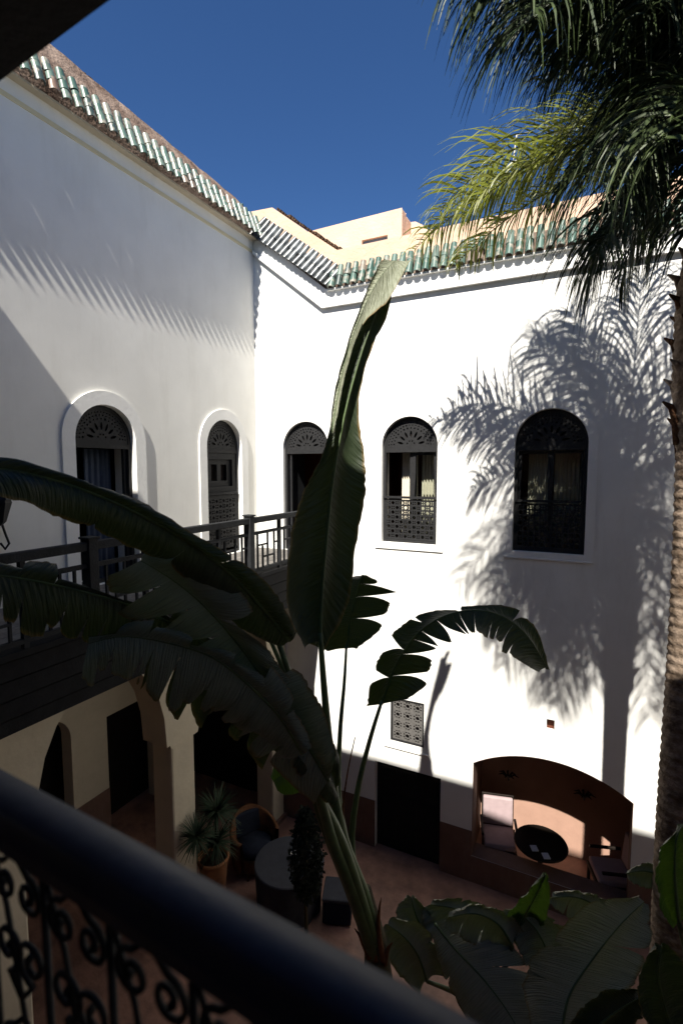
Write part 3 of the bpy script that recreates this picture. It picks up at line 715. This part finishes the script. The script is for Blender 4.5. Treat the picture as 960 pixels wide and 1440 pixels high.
# B: behind it, lobes to the right
blade(bp, pts([(487, 912), (491, 880), (497, 850), (503, 825), (509, 808)], 4.3, 4.3),
      pts([(462, 915), (425, 895), (415, 850), (440, 820), (500, 806)], 4.35, 4.4),
      pts([(500, 912), (535, 882), (552, 845), (556, 828), (512, 806)], 4.25, 4.2), 'ban',
      [(.4, .5, .02)], [(.33, .75, .05), (.60, .8, .09), (.8, .7, .08)], 46, 6, .03, .008, .02)
# C: arching leaf at the right
blade(bp, pts([(537, 990), (548, 955), (565, 920), (590, 888), (625, 866), (665, 858), (705, 866), (740, 893), (768, 938)], 4.15, 4.0),
      pts([(516, 992), (522, 950), (538, 905), (565, 880), (600, 858), (655, 853), (715, 856), (752, 876), (773, 936)], 4.3, 4.1),
      pts([(572, 980), (606, 948), (612, 915), (625, 905), (655, 892), (668, 886), (692, 898), (715, 922), (757, 945)], 3.95, 3.85), 'ban',
      [(.13, .85, .03), (.27, .9, .03), (.43, .6, .015), (.60, .2, .01), (.80, .3, .006)],
      [(.14, .9, .03), (.25, .92, .03), (.33, .92, .012), (.38, .92, .03), (.46, .95, .035), (.52, .95, .02), (.56, .8, .01), (.63, .4, .005), (.72, .75, .006), (.76, .8, .007), (.81, .6, .005), (.86, .5, .006)], 90, 6, .025, .010, .04)
# D: long leaf crossing from the left edge
blade(bp, pts([(408, 900), (375, 862), (330, 812), (265, 762), (190, 720), (110, 686), (30, 664), (-50, 655)], 3.35, 2.35),
      pts([(418, 885), (395, 838), (355, 795), (300, 765), (205, 706), (130, 678), (50, 652), (-50, 642)], 3.3, 2.45),
      pts([(385, 905), (340, 885), (285, 835), (225, 790), (150, 752), (85, 728), (30, 703), (-50, 690)], 3.4, 2.25), 'ban',
      [(.35, .15, .01)], [(.42, .25, .02), (.62, .15, .012)], 64, 6, .035, .012, .01, .018)
# E: torn leaf sweeping to the lower left
blade(bp, pts([(420, 1050), (375, 990), (325, 935), (262, 888), (185, 852), (100, 828), (20, 812), (-50, 806)], 3.7, 2.5),
      pts([(430, 1035), (395, 960), (345, 905), (270, 862), (195, 832), (110, 802), (30, 790), (-50, 784)], 3.65, 2.6),
      pts([(400, 1062), (335, 1030), (280, 995), (215, 965), (150, 925), (80, 893), (10, 875), (-50, 870)], 3.8, 2.45), 'ban',
      tears(7, .3, .8, .012), tears(17, .5, .97, .02), 110, 6, .03, .014, .14, .018)
# F: folded leaf with blue grey back, crossing in front of it
blade(bp, pts([(462, 1098), (425, 1035), (388, 980), (352, 928), (318, 885), (280, 845), (238, 812), (198, 788)], 3.45, 2.9),
      pts([(474, 1062), (458, 1005), (430, 960), (398, 925), (375, 880), (342, 838), (292, 788), (200, 775)], 3.35, 3.0),
      pts([(440, 1108), (372, 1058), (312, 1010), (268, 955), (225, 905), (188, 868), (150, 845), (148, 812)], 3.5, 2.8), 'banB',
      [(.35, .3, .01), (.62, .4, .015)], [(.16, .6, .02), (.30, .85, .03), (.43, .9, .03), (.56, .9, .035), (.70, .85, .035), (.84, .7, .03), (.37, .5, .01), (.63, .5, .01), (.22, .4, .01), (.9, .5, .01)], 100, 6, .035, .014, .12, .015)
blade(bp, pts([(425, 1060), (395, 1010), (352, 965), (300, 925), (240, 905), (175, 895), (125, 905)], 3.3, 2.9),
      pts([(440, 1040), (415, 985), (372, 930), (318, 890), (250, 870), (190, 872), (128, 890)], 3.25, 2.95),
      pts([(400, 1062), (352, 1030), (305, 1010), (262, 990), (210, 962), (160, 945), (115, 950)], 3.4, 2.85), 'banB',
      tears(6, .4, .8, .02), tears(12, .6, .97, .025), 90, 6, .03, .012, .13, .013)
# G: small round leaf and a hanging young one
blade(bp, pts([(450, 1085), (425, 1075), (402, 1085), (385, 1100)], 3.9, 3.75), pts([(452, 1060), (420, 1052), (395, 1062), (380, 1092)], 3.95, 3.8),
      pts([(452, 1105), (430, 1112), (405, 1118), (390, 1112)], 3.8, 3.7), 'bright', (), (), 20, 5, .02, .006, 0, .006, label='small green leaf low on the plant')
blade(bp, pts([(470, 1110), (465, 1085), (440, 1065), (418, 1058)], 3.6, 3.4), pts([(476, 1080), (470, 1050), (440, 1030), (415, 1040)], 3.6, 3.4),
      pts([(470, 1135), (450, 1120), (425, 1095), (410, 1078)], 3.55, 3.35), 'ban', (), [(.5, .5, .03)], 20, 5, .03, .01, .02, .008)

# ------------------------------------------------------------------ low banana plants at lower right
def low(label, spec, root, name='banana_plant', cat='plant'):
    r = at(*root); o = thing(name, label, cat, (r.x, r.y, GZ), 'low banana plants')
    b = MB(); b.tube([(r.x, r.y, GZ-.02), (r.x+.02, r.y, (GZ+r.z)/2), r], [.13, .11, .07], 12); b.build('trunk', MT['trunk'], o, True)
    for (mid, L, R, d0, d1, m, tl, tr) in spec:
        p0 = mid[0]; P = [r, (r+at(p0[0], p0[1], d0))*.5+Vector((0, 0, .08)), at(p0[0], p0[1], d0)]
        b = MB(); b.tube([cat_rom(P, i/8) for i in range(9)], [.035-.02*i/8 for i in range(9)], 8); b.build('stem', MT['stalk'], o, True)
        blade(o, pts(mid, d0, d1), pts(L, d0+.02, d1), pts(R, d0+.02, d1), m, tl, tr, 44, 6, .04, .016, .03, .012)
    return o
low('low banana plant with broad grey green leaves right of the tall plant stem', [
  ([(612, 1300), (640, 1335), (680, 1378), (715, 1425), (745, 1480)], [(608, 1312), (622, 1372), (650, 1425), (680, 1470), (700, 1500)], [(640, 1292), (712, 1325), (765, 1385), (800, 1440), (800, 1500)], 4.5, 3.9, 'banL', [(.3, .3, .015)], [(.4, .4, .015), (.7, .3, .01)]),
  ([(700, 1345), (675, 1305), (645, 1280), (605, 1272)], [(690, 1365), (640, 1345), (600, 1310), (592, 1280)], [(700, 1310), (700, 1275), (660, 1262), (610, 1264)], 4.6, 4.8, 'banL', [(.5, .5, .03)], [(.35, .6, .03), (.7, .5, .03)]),
  ([(600, 1380), (588, 1345), (570, 1320), (545, 1300)], [(590, 1400), (560, 1370), (545, 1345), (538, 1310)], [(625, 1372), (615, 1330), (592, 1300), (556, 1290)], 4.5, 4.4, 'banL', (), [(.4, .4, .02)]),
  ([(604, 1325), (590, 1300), (582, 1280), (578, 1262)], [(594, 1330), (565, 1300), (556, 1280), (570, 1262)], [(600, 1330), (610, 1300), (605, 1285), (584, 1262)], 4.75, 4.8, 'banL', (), ()),
  ([(720, 1330), (700, 1300), (668, 1285), (630, 1290)], [(715, 1350), (680, 1335), (650, 1318), (625, 1305)], [(735, 1310), (710, 1278), (672, 1268), (636, 1280)], 4.3, 4.35, 'banL', tears(3, .4, .8, .02), tears(3, .4, .8, .02)),
  ([(760, 1400), (770, 1350), (755, 1310), (728, 1282)], [(745, 1400), (735, 1352), (725, 1320), (716, 1290)], [(785, 1395), (800, 1345), (785, 1305), (740, 1276)], 4.25, 4.4, 'banL', tears(3, .4, .8, .02), tears(2, .4, .8, .02)),
], (690, 1440, 4.9))
low('low banana plant with an upright young leaf and wide leaves near the palm foot', [
  ([(790, 1450), (800, 1400), (832, 1350), (872, 1300), (905, 1268)], [(745, 1440), (735, 1370), (765, 1320), (830, 1262), (900, 1258)], [(850, 1450), (885, 1405), (910, 1360), (918, 1310), (912, 1270)], 3.8, 4.3, 'banL', [(.28, .5, .02), (.5, .6, .02), (.78, .6, .02)], [(.3, .5, .02), (.6, .4, .02), (.8, .4, .02)]),
  ([(722, 1320), (735, 1292), (750, 1265), (767, 1232)], [(708, 1322), (712, 1290), (735, 1262), (764, 1232)], [(735, 1326), (760, 1305), (772, 1270), (770, 1232)], 4.4, 4.3, 'bright', (), ()),
  ([(860, 1290), (840, 1275), (810, 1262), (776, 1262)], [(855, 1305), (825, 1300), (795, 1290), (772, 1270)], [(862, 1268), (840, 1254), (812, 1250), (780, 1254)], 4.9, 5.0, 'banL', [(.4, .5, .03), (.7, .6, .03)], [(.3, .5, .03), (.6, .5, .03)]),
  ([(800, 1360), (775, 1325), (745, 1300), (705, 1288)], [(780, 1375), (745, 1345), (715, 1322), (700, 1300)], [(820, 1340), (800, 1305), (765, 1284), (715, 1278)], 4.6, 4.7, 'banL', [(.5, .5, .02)], [(.5, .5, .02)]),
  ([(820, 1480), (840, 1445), (870, 1420), (905, 1400)], [(790, 1470), (805, 1430), (850, 1395), (900, 1392)], [(850, 1490), (880, 1460), (900, 1430), (912, 1408)], 3.5, 3.6, 'ban', (), ()),
], (850, 1470, 4.9))
low('banana plant with one bright green leaf standing at the right picture edge', [
  ([(955, 1300), (950, 1262), (948, 1220), (950, 1180), (960, 1160)], [(945, 1305), (925, 1275), (920, 1230), (928, 1190), (955, 1160)], [(975, 1300), (990, 1262), (990, 1215), (980, 1180), (966, 1162)], 2.9, 3.0, 'bright', [(.35, .2, .03)], ()),
  ([(950, 1460), (935, 1420), (925, 1370), (930, 1330)], [(925, 1460), (900, 1420), (898, 1370), (920, 1330)], [(975, 1450), (980, 1410), (965, 1360), (940, 1330)], 3.3, 3.4, 'ban', (), ()),
  ([(960, 1250), (930, 1232), (905, 1225), (880, 1228)], [(950, 1265), (925, 1252), (900, 1248), (882, 1236)], [(962, 1225), (935, 1212), (905, 1210), (884, 1220)], 4.6, 4.8, 'banL', (), [(.5, .5, .04)]),
], (975, 1420, 3.6))

# ------------------------------------------------------------------ palm
PX, PY = .80, 5.2
pm = thing('palm_tree', 'tall palm tree with ringed trunk and hanging feathery crown by the right edge', 'palm tree', (PX+.12, PY, GZ))
tx = lambda z: PX-.006*z  # slight lean
b = MB(); rows = []; n = 20; prof = []
z = GZ-.05
while z < 2.15:
    ring = .006*sin(z*2*pi/.085); w = .155+.012*sin(z*1.3)+.03*max(0, (-5-z)/1.7)
    if z > .2: w += .045*min(1, (z-.2)/.5)*(1 if z < 1.35 else max(0, 1-(z-1.35)/.5))
    rows.append([(tx(z)+(w+ring+.004*mnoise.noise(Vector((k, z*9, 1))))*cos(2*pi*k/n), PY+(w+ring)*sin(2*pi*k/n), z) for k in range(n)]); z += .021
b.quadgrid(rows, True); b.build('trunk', MT['bark'], pm, True)
for i in range(34):                         # old leaf bases and fibre round the upper trunk
    a = i*2.399; zz = .25+i*.042; c0 = Vector((tx(zz)+.16*cos(a), PY+.16*sin(a), zz)); o_ = Vector((cos(a), sin(a), 0))
    q = MB(); q.tube([c0-Vector((0, 0, .22))-o_*.02, c0, c0+o_*.05+Vector((0, 0, .10)), c0+o_*.12+Vector((0, 0, .15))], [.045, .052, .03, .008], 7)
    q.build('leaf_base', MT['fibre'] if i % 3 else MT['bark2'], pm, True)
def frond(base, az, el, L, curve, ll, mat_, n=64, hang=1.0, seed=0, spread=.5, wid=.011, path=None):
    """rachis arching under gravity with two rows of pendulous leaflets"""
    r = random.Random(seed); P = []; p = Vector(base); d = Vector((cos(az)*cos(el), sin(az)*cos(el), sin(el))); st = L/24
    for i in range(25):
        P.append(p.copy()); p += d*st; d = (d+Vector((0, 0, -curve*st*(.5+i/24)))).normalized()
    if path: P = [path[0]*(1-i/24)**2+path[1]*2*(i/24)*(1-i/24)+path[2]*(i/24)**2 for i in range(25)]
    b = MB(); b.tube(P, [.022*(1-i/27) for i in range(25)], 5)
    for i in range(n):
        t = .12+.88*i/n; q = cat_rom(P, t); tg = (cat_rom(P, t+.02)-cat_rom(P, t-.02)).normalized()
        sidev = tg.cross(Vector((0, 0, 1)))
        if sidev.length < .1: continue
        sidev.normalize()
        for sgn in (1, -1):
            l0 = ll*(.55+.9*sin(pi*min(1, t*.92+.04))**.7)*r.uniform(.75, 1.1)*.8
            if t > .9: l0 *= 1-(t-.9)*4
            dv = (sidev*sgn*r.uniform(.5, 1.0)*spread*1.6+tg*r.uniform(.35, .8)+Vector((0, 0, r.uniform(-.15, .55)))).normalized()
            pp = q.copy(); ns = 5; w = wid*r.uniform(.7, 1.2); wd = tg.cross(dv)
            if wd.length < .05: wd = sidev
            wd = (tg*.6+Vector((r.uniform(-.6, .6), r.uniform(-.6, .6), 0))).normalized(); i0 = len(b.v)
            for k in range(ns+1):
                u = k/ns; ww = w*(1-.9*u**1.6)*(.5 if k == 0 else 1)
                b.v.append(tuple(pp+wd*ww)); b.v.append(tuple(pp-wd*ww))
                pp = pp+dv*(l0/ns); dv = (dv+Vector((0, 0, -hang*(.35+.35*u)))).normalized()
            for k in range(ns): b.f.append((i0+2*k, i0+2*k+1, i0+2*k+3, i0+2*k+2))
    return b.build('frond', MT[mat_], pm, True)
CR = Vector((tx(2.6), PY, 2.65))
bmb = MB(); bmb.tube([(tx(2.1), PY, 2.1), (tx(2.3), PY, 2.4), (tx(2.6), PY, 2.9), (tx(3), PY, 3.3)], [.13, .15, .12, .04], 12); bmb.build('crownshaft', MT['stalk'], pm, True)
A = radians
frond(CR+Vector((0, .05, .15)), A(162), A(31), 2.8, .46, .70, 'palmsunlit', 100, .62, 1, .5, .018)
frond(CR+Vector((0, .05, .1)), A(176), A(20), 2.2, .55, .6, 'palmsunlit', 84, .95, 2, .45, .018)
for i, (px_, py_, d_, h_, yy) in enumerate(((582, 352, 6.2, .75, 'palmsunlit'), (640, 372, 6.0, .55, 'palmsunlit'))):
    e_ = at(px_, py_, d_); frond(CR+Vector((0, .05, 0)), 0, 0, 3, .5, .55, yy, 84, .9, 90+i, .45, .016, [CR, (CR+e_)/2+Vector((0, 0, h_)), e_])
specs = [(228, 50, 3.4, .42), (243, 60, 3.4, .42), (258, 48, 3.4, .42), (272, 62, 3.2, .45), (290, 50, 3.0, .5), (310, 58, 3.0, .5),
         (335, 50, 2.8, .55), (0, 60, 2.6, .6), (30, 55, 2.2, .8), (60, 62, 2.0, .9), (95, 60, 1.9, .9), (125, 62, 2.0, .85), (150, 66, 2.1, .9),
         (240, 24, 2.5, .62), (262, 28, 2.7, .55), (285, 20, 2.4, .6), (236, 0, 1.9, .8), (254, 4, 2.1, .7), (315, 15, 2.2, .7), (225, -25, 1.5, .9), (260, -30, 1.5, .9),
         (266, 74, 3.6, .40), (282, 64, 3.5, .42), (270, 42, 3.2, .48), (221, 66, 3.3, .42), (300, 36, 2.8, .5), (242, 82, 3.6, .40), (205, 78, 3.0, .55), (185, -35, 1.3, .9)]
for i, (az, el, L, cv) in enumerate(specs):
    frond(CR+Vector((.05*cos(A(az)), .05*sin(A(az)), rnd.uniform(-.05, .35))), A(az+rnd.uniform(-5, 5)), A(el), L, cv, .86, 'palmleaf', 112, 1.05, 10+i, .42, .012)
for i, (px_, py_, d_) in enumerate(((652, -60, 3.0), (672, -10, 3.3), (700, -130, 2.7), (735, 20, 3.4), (765, -70, 2.9), (790, 70, 3.5), (850, 60, 3.2), (905, 20, 2.9), (880, 190, 3.8), (940, 150, 3.3), (872, 400, 4.6), (915, 350, 4.3), (960, 330, 4.4))):
    e_ = at(px_, py_, d_); md_ = (CR+e_)/2+Vector((0, 0, 1.25))
    frond(CR, 0, 0, 3, .5, .84, 'palmleaf', 104, 1.15, 60+i, .35, .012, [CR, md_, e_])
for (px0, py0, px1, py1) in ((720, 250, 728, 190), (745, 255, 765, 200), (775, 250, 770, 178)):    # bare dry fruit stalks
    q = MB(); q.tube([at(px0, py0, 5.6), at(px0+2, (py0+py1)/2, 5.6), at(px1-2, py1, 5.6), at(px1+14, py1-4, 5.6)], .008, 5); q.build('dry_stalk', MT['curtain'], pm, True)

# ------------------------------------------------------------------ courtyard furniture
tb = thing('round_table', 'round table under a charcoal cloth in the shaded courtyard beside the wicker armchair', 'table', (-3.92, 6.13, GZ))
b = MB(); b.lathe([(0, -6.0), (.52, -6.0), (.535, -6.012), (.535, -6.04)], (-3.92, 6.13, 0), 36); b.build('table_top', MT['cloth'], tb)
b = MB(); rows = []
for j in range(5):
    t = j/4; z_ = -6.04-(.66)*t
    rows.append([(-3.92+(.53-.05*t+.018*t*sin(k*pi/3))*cos(2*pi*k/60), 6.13+(.53-.05*t+.018*t*sin(k*pi/3))*sin(2*pi*k/60), z_) for k in range(60)])
b.quadgrid(rows, True); b.build('cloth_skirt', MT['cloth'], tb, True)
cg = thing('candle_glass', 'small clear candle glass standing on the charcoal round table', 'candle holder', (-3.90, 6.20, -6.0))
b = MB(); b.lathe([(0, -5.998), (.045, -5.998), (.055, -5.96), (.05, -5.90), (.045, -5.90), (.045, -5.95), (0, -5.95)], (-3.90, 6.20, 0), 16); b.build('glass', MT['wax'], cg, True)
b = MB(); b.lathe([(0, -5.95), (.03, -5.95), (.03, -5.92), (0, -5.92)], (-3.90, 6.20, 0), 10); b.build('candle', MT['curtain'], cg)

def armchair(loc, rz, label):
    o = thing('wicker_armchair', label, 'armchair', loc); T = Matrix.Translation(loc) @ Matrix.Rotation(rz, 4, 'Z')
    # curved shell: back and arms in one sweep
    rows = []
    for i in range(25):
        a = radians(-30+240*i/24); hgt = .62+.22*max(0, sin(a))**1.2; 
        ro = .37; row = []
        for (rr_, zz) in ((ro, .10), (ro+.03, hgt*.6), (ro+.04, hgt), (ro-.02, hgt+.015), (ro-.05, hgt*.6), (ro-.06, .10)):
            row.append(T @ Vector((rr_*cos(a), rr_*sin(a), zz)))
        rows.append(row)
    b = MB(); b.quadgrid(rows, True); b.build('shell', MT['wicker'], o, True)
    b = MB(); b.lathe([(0, .30), (.31, .30), (.31, .10)], (0, 0, 0), 24); b.v = [tuple(T @ Vector(p)) for p in b.v]; b.build('seat', MT['wicker'], o)
    b = MB(); b.lathe([(0, .31), (.27, .31), (.29, .36), (.27, .43), (0, .44)], (0, -.01, 0), 24); b.v = [tuple(T @ Vector(p)) for p in b.v]; b.build('seat_cushion', MT['cushion'], o, True)
    b = MB(); b.box((-.24, .16, .44), (.24, .27, .82), T @ Matrix.Rotation(radians(-8), 4, 'X')); b.build('back_cushion', MT['cushion'], o, False, .03)
    for sx in (-1, 1):
        for sy in (-1, 1):
            b = MB(); b.tube([T @ Vector((sx*.22, sy*.22, .12)), T @ Vector((sx*.24, sy*.24, 0))], .018, 6); b.build('leg', MT['wicker'], o)
    return o
armchair((-4.86, 6.52, GZ), radians(62), 'brown wicker tub armchair with navy cushions beside the charcoal round table')
ot = thing('pouf', 'low dark square pouf on the floor right of the round table', 'pouf', (-3.17, 6.30, GZ))
mt = Matrix.Translation((-3.17, 6.30, GZ)) @ Matrix.Rotation(radians(20), 4, 'Z')
bx('pouf_body', (-.21, -.21, .02), (.21, .21, .36), MT['cushion'], ot, .02, mt); bx('pouf_top', (-.22, -.22, .362), (.22, .22, .42), MT['cloth'], ot, .02, mt)

# potted palm in front of the arcade pier
pp_ = (-5.08, 5.74, GZ)
pt = thing('terracotta_pot', 'tall ribbed terracotta pot standing in front of the arcade pier', 'pot', pp_)
b = MB(); b.lathe([(0, .02), (.17, .0)]+[(.17+.05*t/10+(.006 if t % 2 else 0), .04+.055*t) for t in range(11)]+[(.25, .62), (.25, .66), (.215, .66), (.20, .58), (0, .58)], pp_, 28); b.build('pot_body', MT['terracotta'], pt, True)
b = MB(); b.lathe([(0, .60), (.20, .59)], pp_, 20); b.build('soil', MT['soil'], pt)
pl = thing('potted_palm', 'small spiky palm with two leaf tufts growing in the terracotta pot', 'plant', (pp_[0], pp_[1], GZ+.6))
for (top, s) in ((Vector((-4.98, 5.70, GZ+.95)), 1), (Vector((-4.90, 5.65, GZ+1.5)), 1.0), (Vector((-4.86, 5.15, GZ+1.45)), .8)):
    b = MB(); b.tube([Vector((pp_[0], pp_[1], GZ+.58)), (Vector((pp_[0], pp_[1], GZ+.58))+top)/2+Vector((.02, 0, 0)), top], .025, 7); b.build('stem', MT['trunk'], pl, True)
    b = MB()
    for i in range(150):
        a = rnd.random()*2*pi; e = rnd.uniform(-.5, 1.3); L = rnd.uniform(.30, .46)*s; d = Vector((cos(a)*cos(e), sin(a)*cos(e), sin(e))); p = top.copy(); wv = d.cross(Vector((.3, .2, 1))).normalized()
        i0 = len(b.v)
        for k in range(5):
            w = .014*(1-.85*k/4); b.v.append(tuple(p+wv*w)); b.v.append(tuple(p-wv*w)); p = p+d*(L/4); d = (d+Vector((0, 0, -.16))).normalized()
        for k in range(4): b.f.append((i0+2*k, i0+2*k+1, i0+2*k+3, i0+2*k+2))
    b.build('leaf_tuft', MT['potleaf'], pl)
# dark shrub behind the banana stems
sh = thing('leafy_shrub', 'dark leafy shrub hanging beside the round table behind the banana stems', 'shrub', (-3.28, 5.55, GZ))
b = MB(); b.tube([(-3.28, 5.55, GZ), (-3.30, 5.56, -5.9), (-3.27, 5.55, -4.9)], [.03, .022, .012], 7); b.build('trunk', MT['trunk'], sh, True)
b = MB()
for i in range(2400):
    t = rnd.random(); z_ = -5.85+1.25*t; R_ = .21*sin(pi*min(1, .15+.8*t))+.03; a = rnd.random()*2*pi; q = R_*sqrt(rnd.random())
    c0 = Vector((-3.28+q*cos(a), 5.55+q*sin(a), z_)); d = Vector((rnd.gauss(0, 1), rnd.gauss(0, 1), rnd.gauss(-.4, .7))).normalized(); e = d.orthogonal().normalized(); L = rnd.uniform(.04, .08)
    i0 = len(b.v); b.v += [tuple(c0), tuple(c0+d*L*.5+e*L*.3), tuple(c0+d*L), tuple(c0+d*L*.5-e*L*.3)]; b.f.append((i0, i0+1, i0+2, i0+3))
b.build('foliage', MT['bush'], sh)

# niche furniture
def chair(loc, rz, label):
    o = thing('upholstered_chair', label, 'chair', loc, 'chairs in the niche'); T = Matrix.Translation(loc) @ Matrix.Rotation(rz, 4, 'Z')
    bx('seat', (-.25, -.24, .40), (.25, .26, .50), MT['pinkcush'], o, .025, T)
    bx('backrest', (-.25, .20, .52), (.25, .28, 1.0), MT['pinkcush'], o, .025, T @ Matrix.Rotation(radians(-5), 4, 'X'))
    bx('frame', (-.27, -.26, .34), (.27, .30, .398), MT['sconce'], o, .008, T)
    bx('back_frame', (-.27, .285, .36), (.27, .31, 1.02), MT['sconce'], o, .006, T @ Matrix.Rotation(radians(-5), 4, 'X'))
    for sx in (-1, 1):
        bx('armrest', (sx*.28-.02, -.22, .62), (sx*.28+.02, .25, .66), MT['sconce'], o, .006, T)
        for sy in (-1, 1): bx('leg', (sx*.24-.02, sy*.23-.02, 0), (sx*.24+.02, sy*.23+.02, .34), MT['sconce'], o, 0, T)
    return o
chair((-1.17, 8.40, GZ), radians(14), 'pale pink upholstered chair at the left side of the wall niche')
chair((.50, 8.42, GZ), radians(-72), 'pale pink upholstered chair at the right side of the wall niche')
nt = thing('round_table', 'dark round table in the arched wall niche with white cards on it', 'table', (-.50, 8.22, GZ))
b = MB(); b.lathe([(0, .74), (.40, .74), (.41, .72), (.40, .70), (0, .70)], (-.50, 8.22, GZ), 32); b.build('table_top', MT['sconce'], nt)
b = MB(); b.lathe([(.04, .70), (.035, .1), (.22, .03), (.22, 0)], (-.50, 8.22, GZ), 20); b.build('pedestal', MT['sconce'], nt, True)
for (x, y, l_) in ((-.58, 8.02, 'white card lying at the left on the niche table'), (-.40, 7.93, 'white card at the front edge of the niche table')):
    mt = Matrix.Translation((x, y, GZ+.741)) @ Matrix.Rotation(radians(25), 4, 'Z')
    tag(bx('table_card', (-.05, -.06, 0), (.05, .06, .012), MT['paper'], None, 0, mt), l_, 'card')
for x, l_ in ((-1.12, 'dark bronze lamp fixed high at the left of the niche back wall'), (.10, 'dark bronze lamp fixed high at the right of the niche back wall')):
    o = thing('wall_lamp', l_, 'lamp', (x, nd, -5.45), 'niche wall lamps')
    b = MB(); b.tube([(x, nd-.005, -5.62), (x, nd-.10, -5.58), (x, nd-.16, -5.50)], .015, 6); b.build('arm', MT['sconce'], o)
    for k in range(7):
        a = 2*pi*k/7; q = MB(); q.tube([(x, nd-.16, -5.50), (x+.10*cos(a), nd-.16+.08*sin(a), -5.42), (x+.18*cos(a), nd-.17+.10*sin(a), -5.45)], [.012, .02, .006], 5); q.build('arm_leaf', MT['sconce'], o)
for x in (cx-hw-.02,): pass
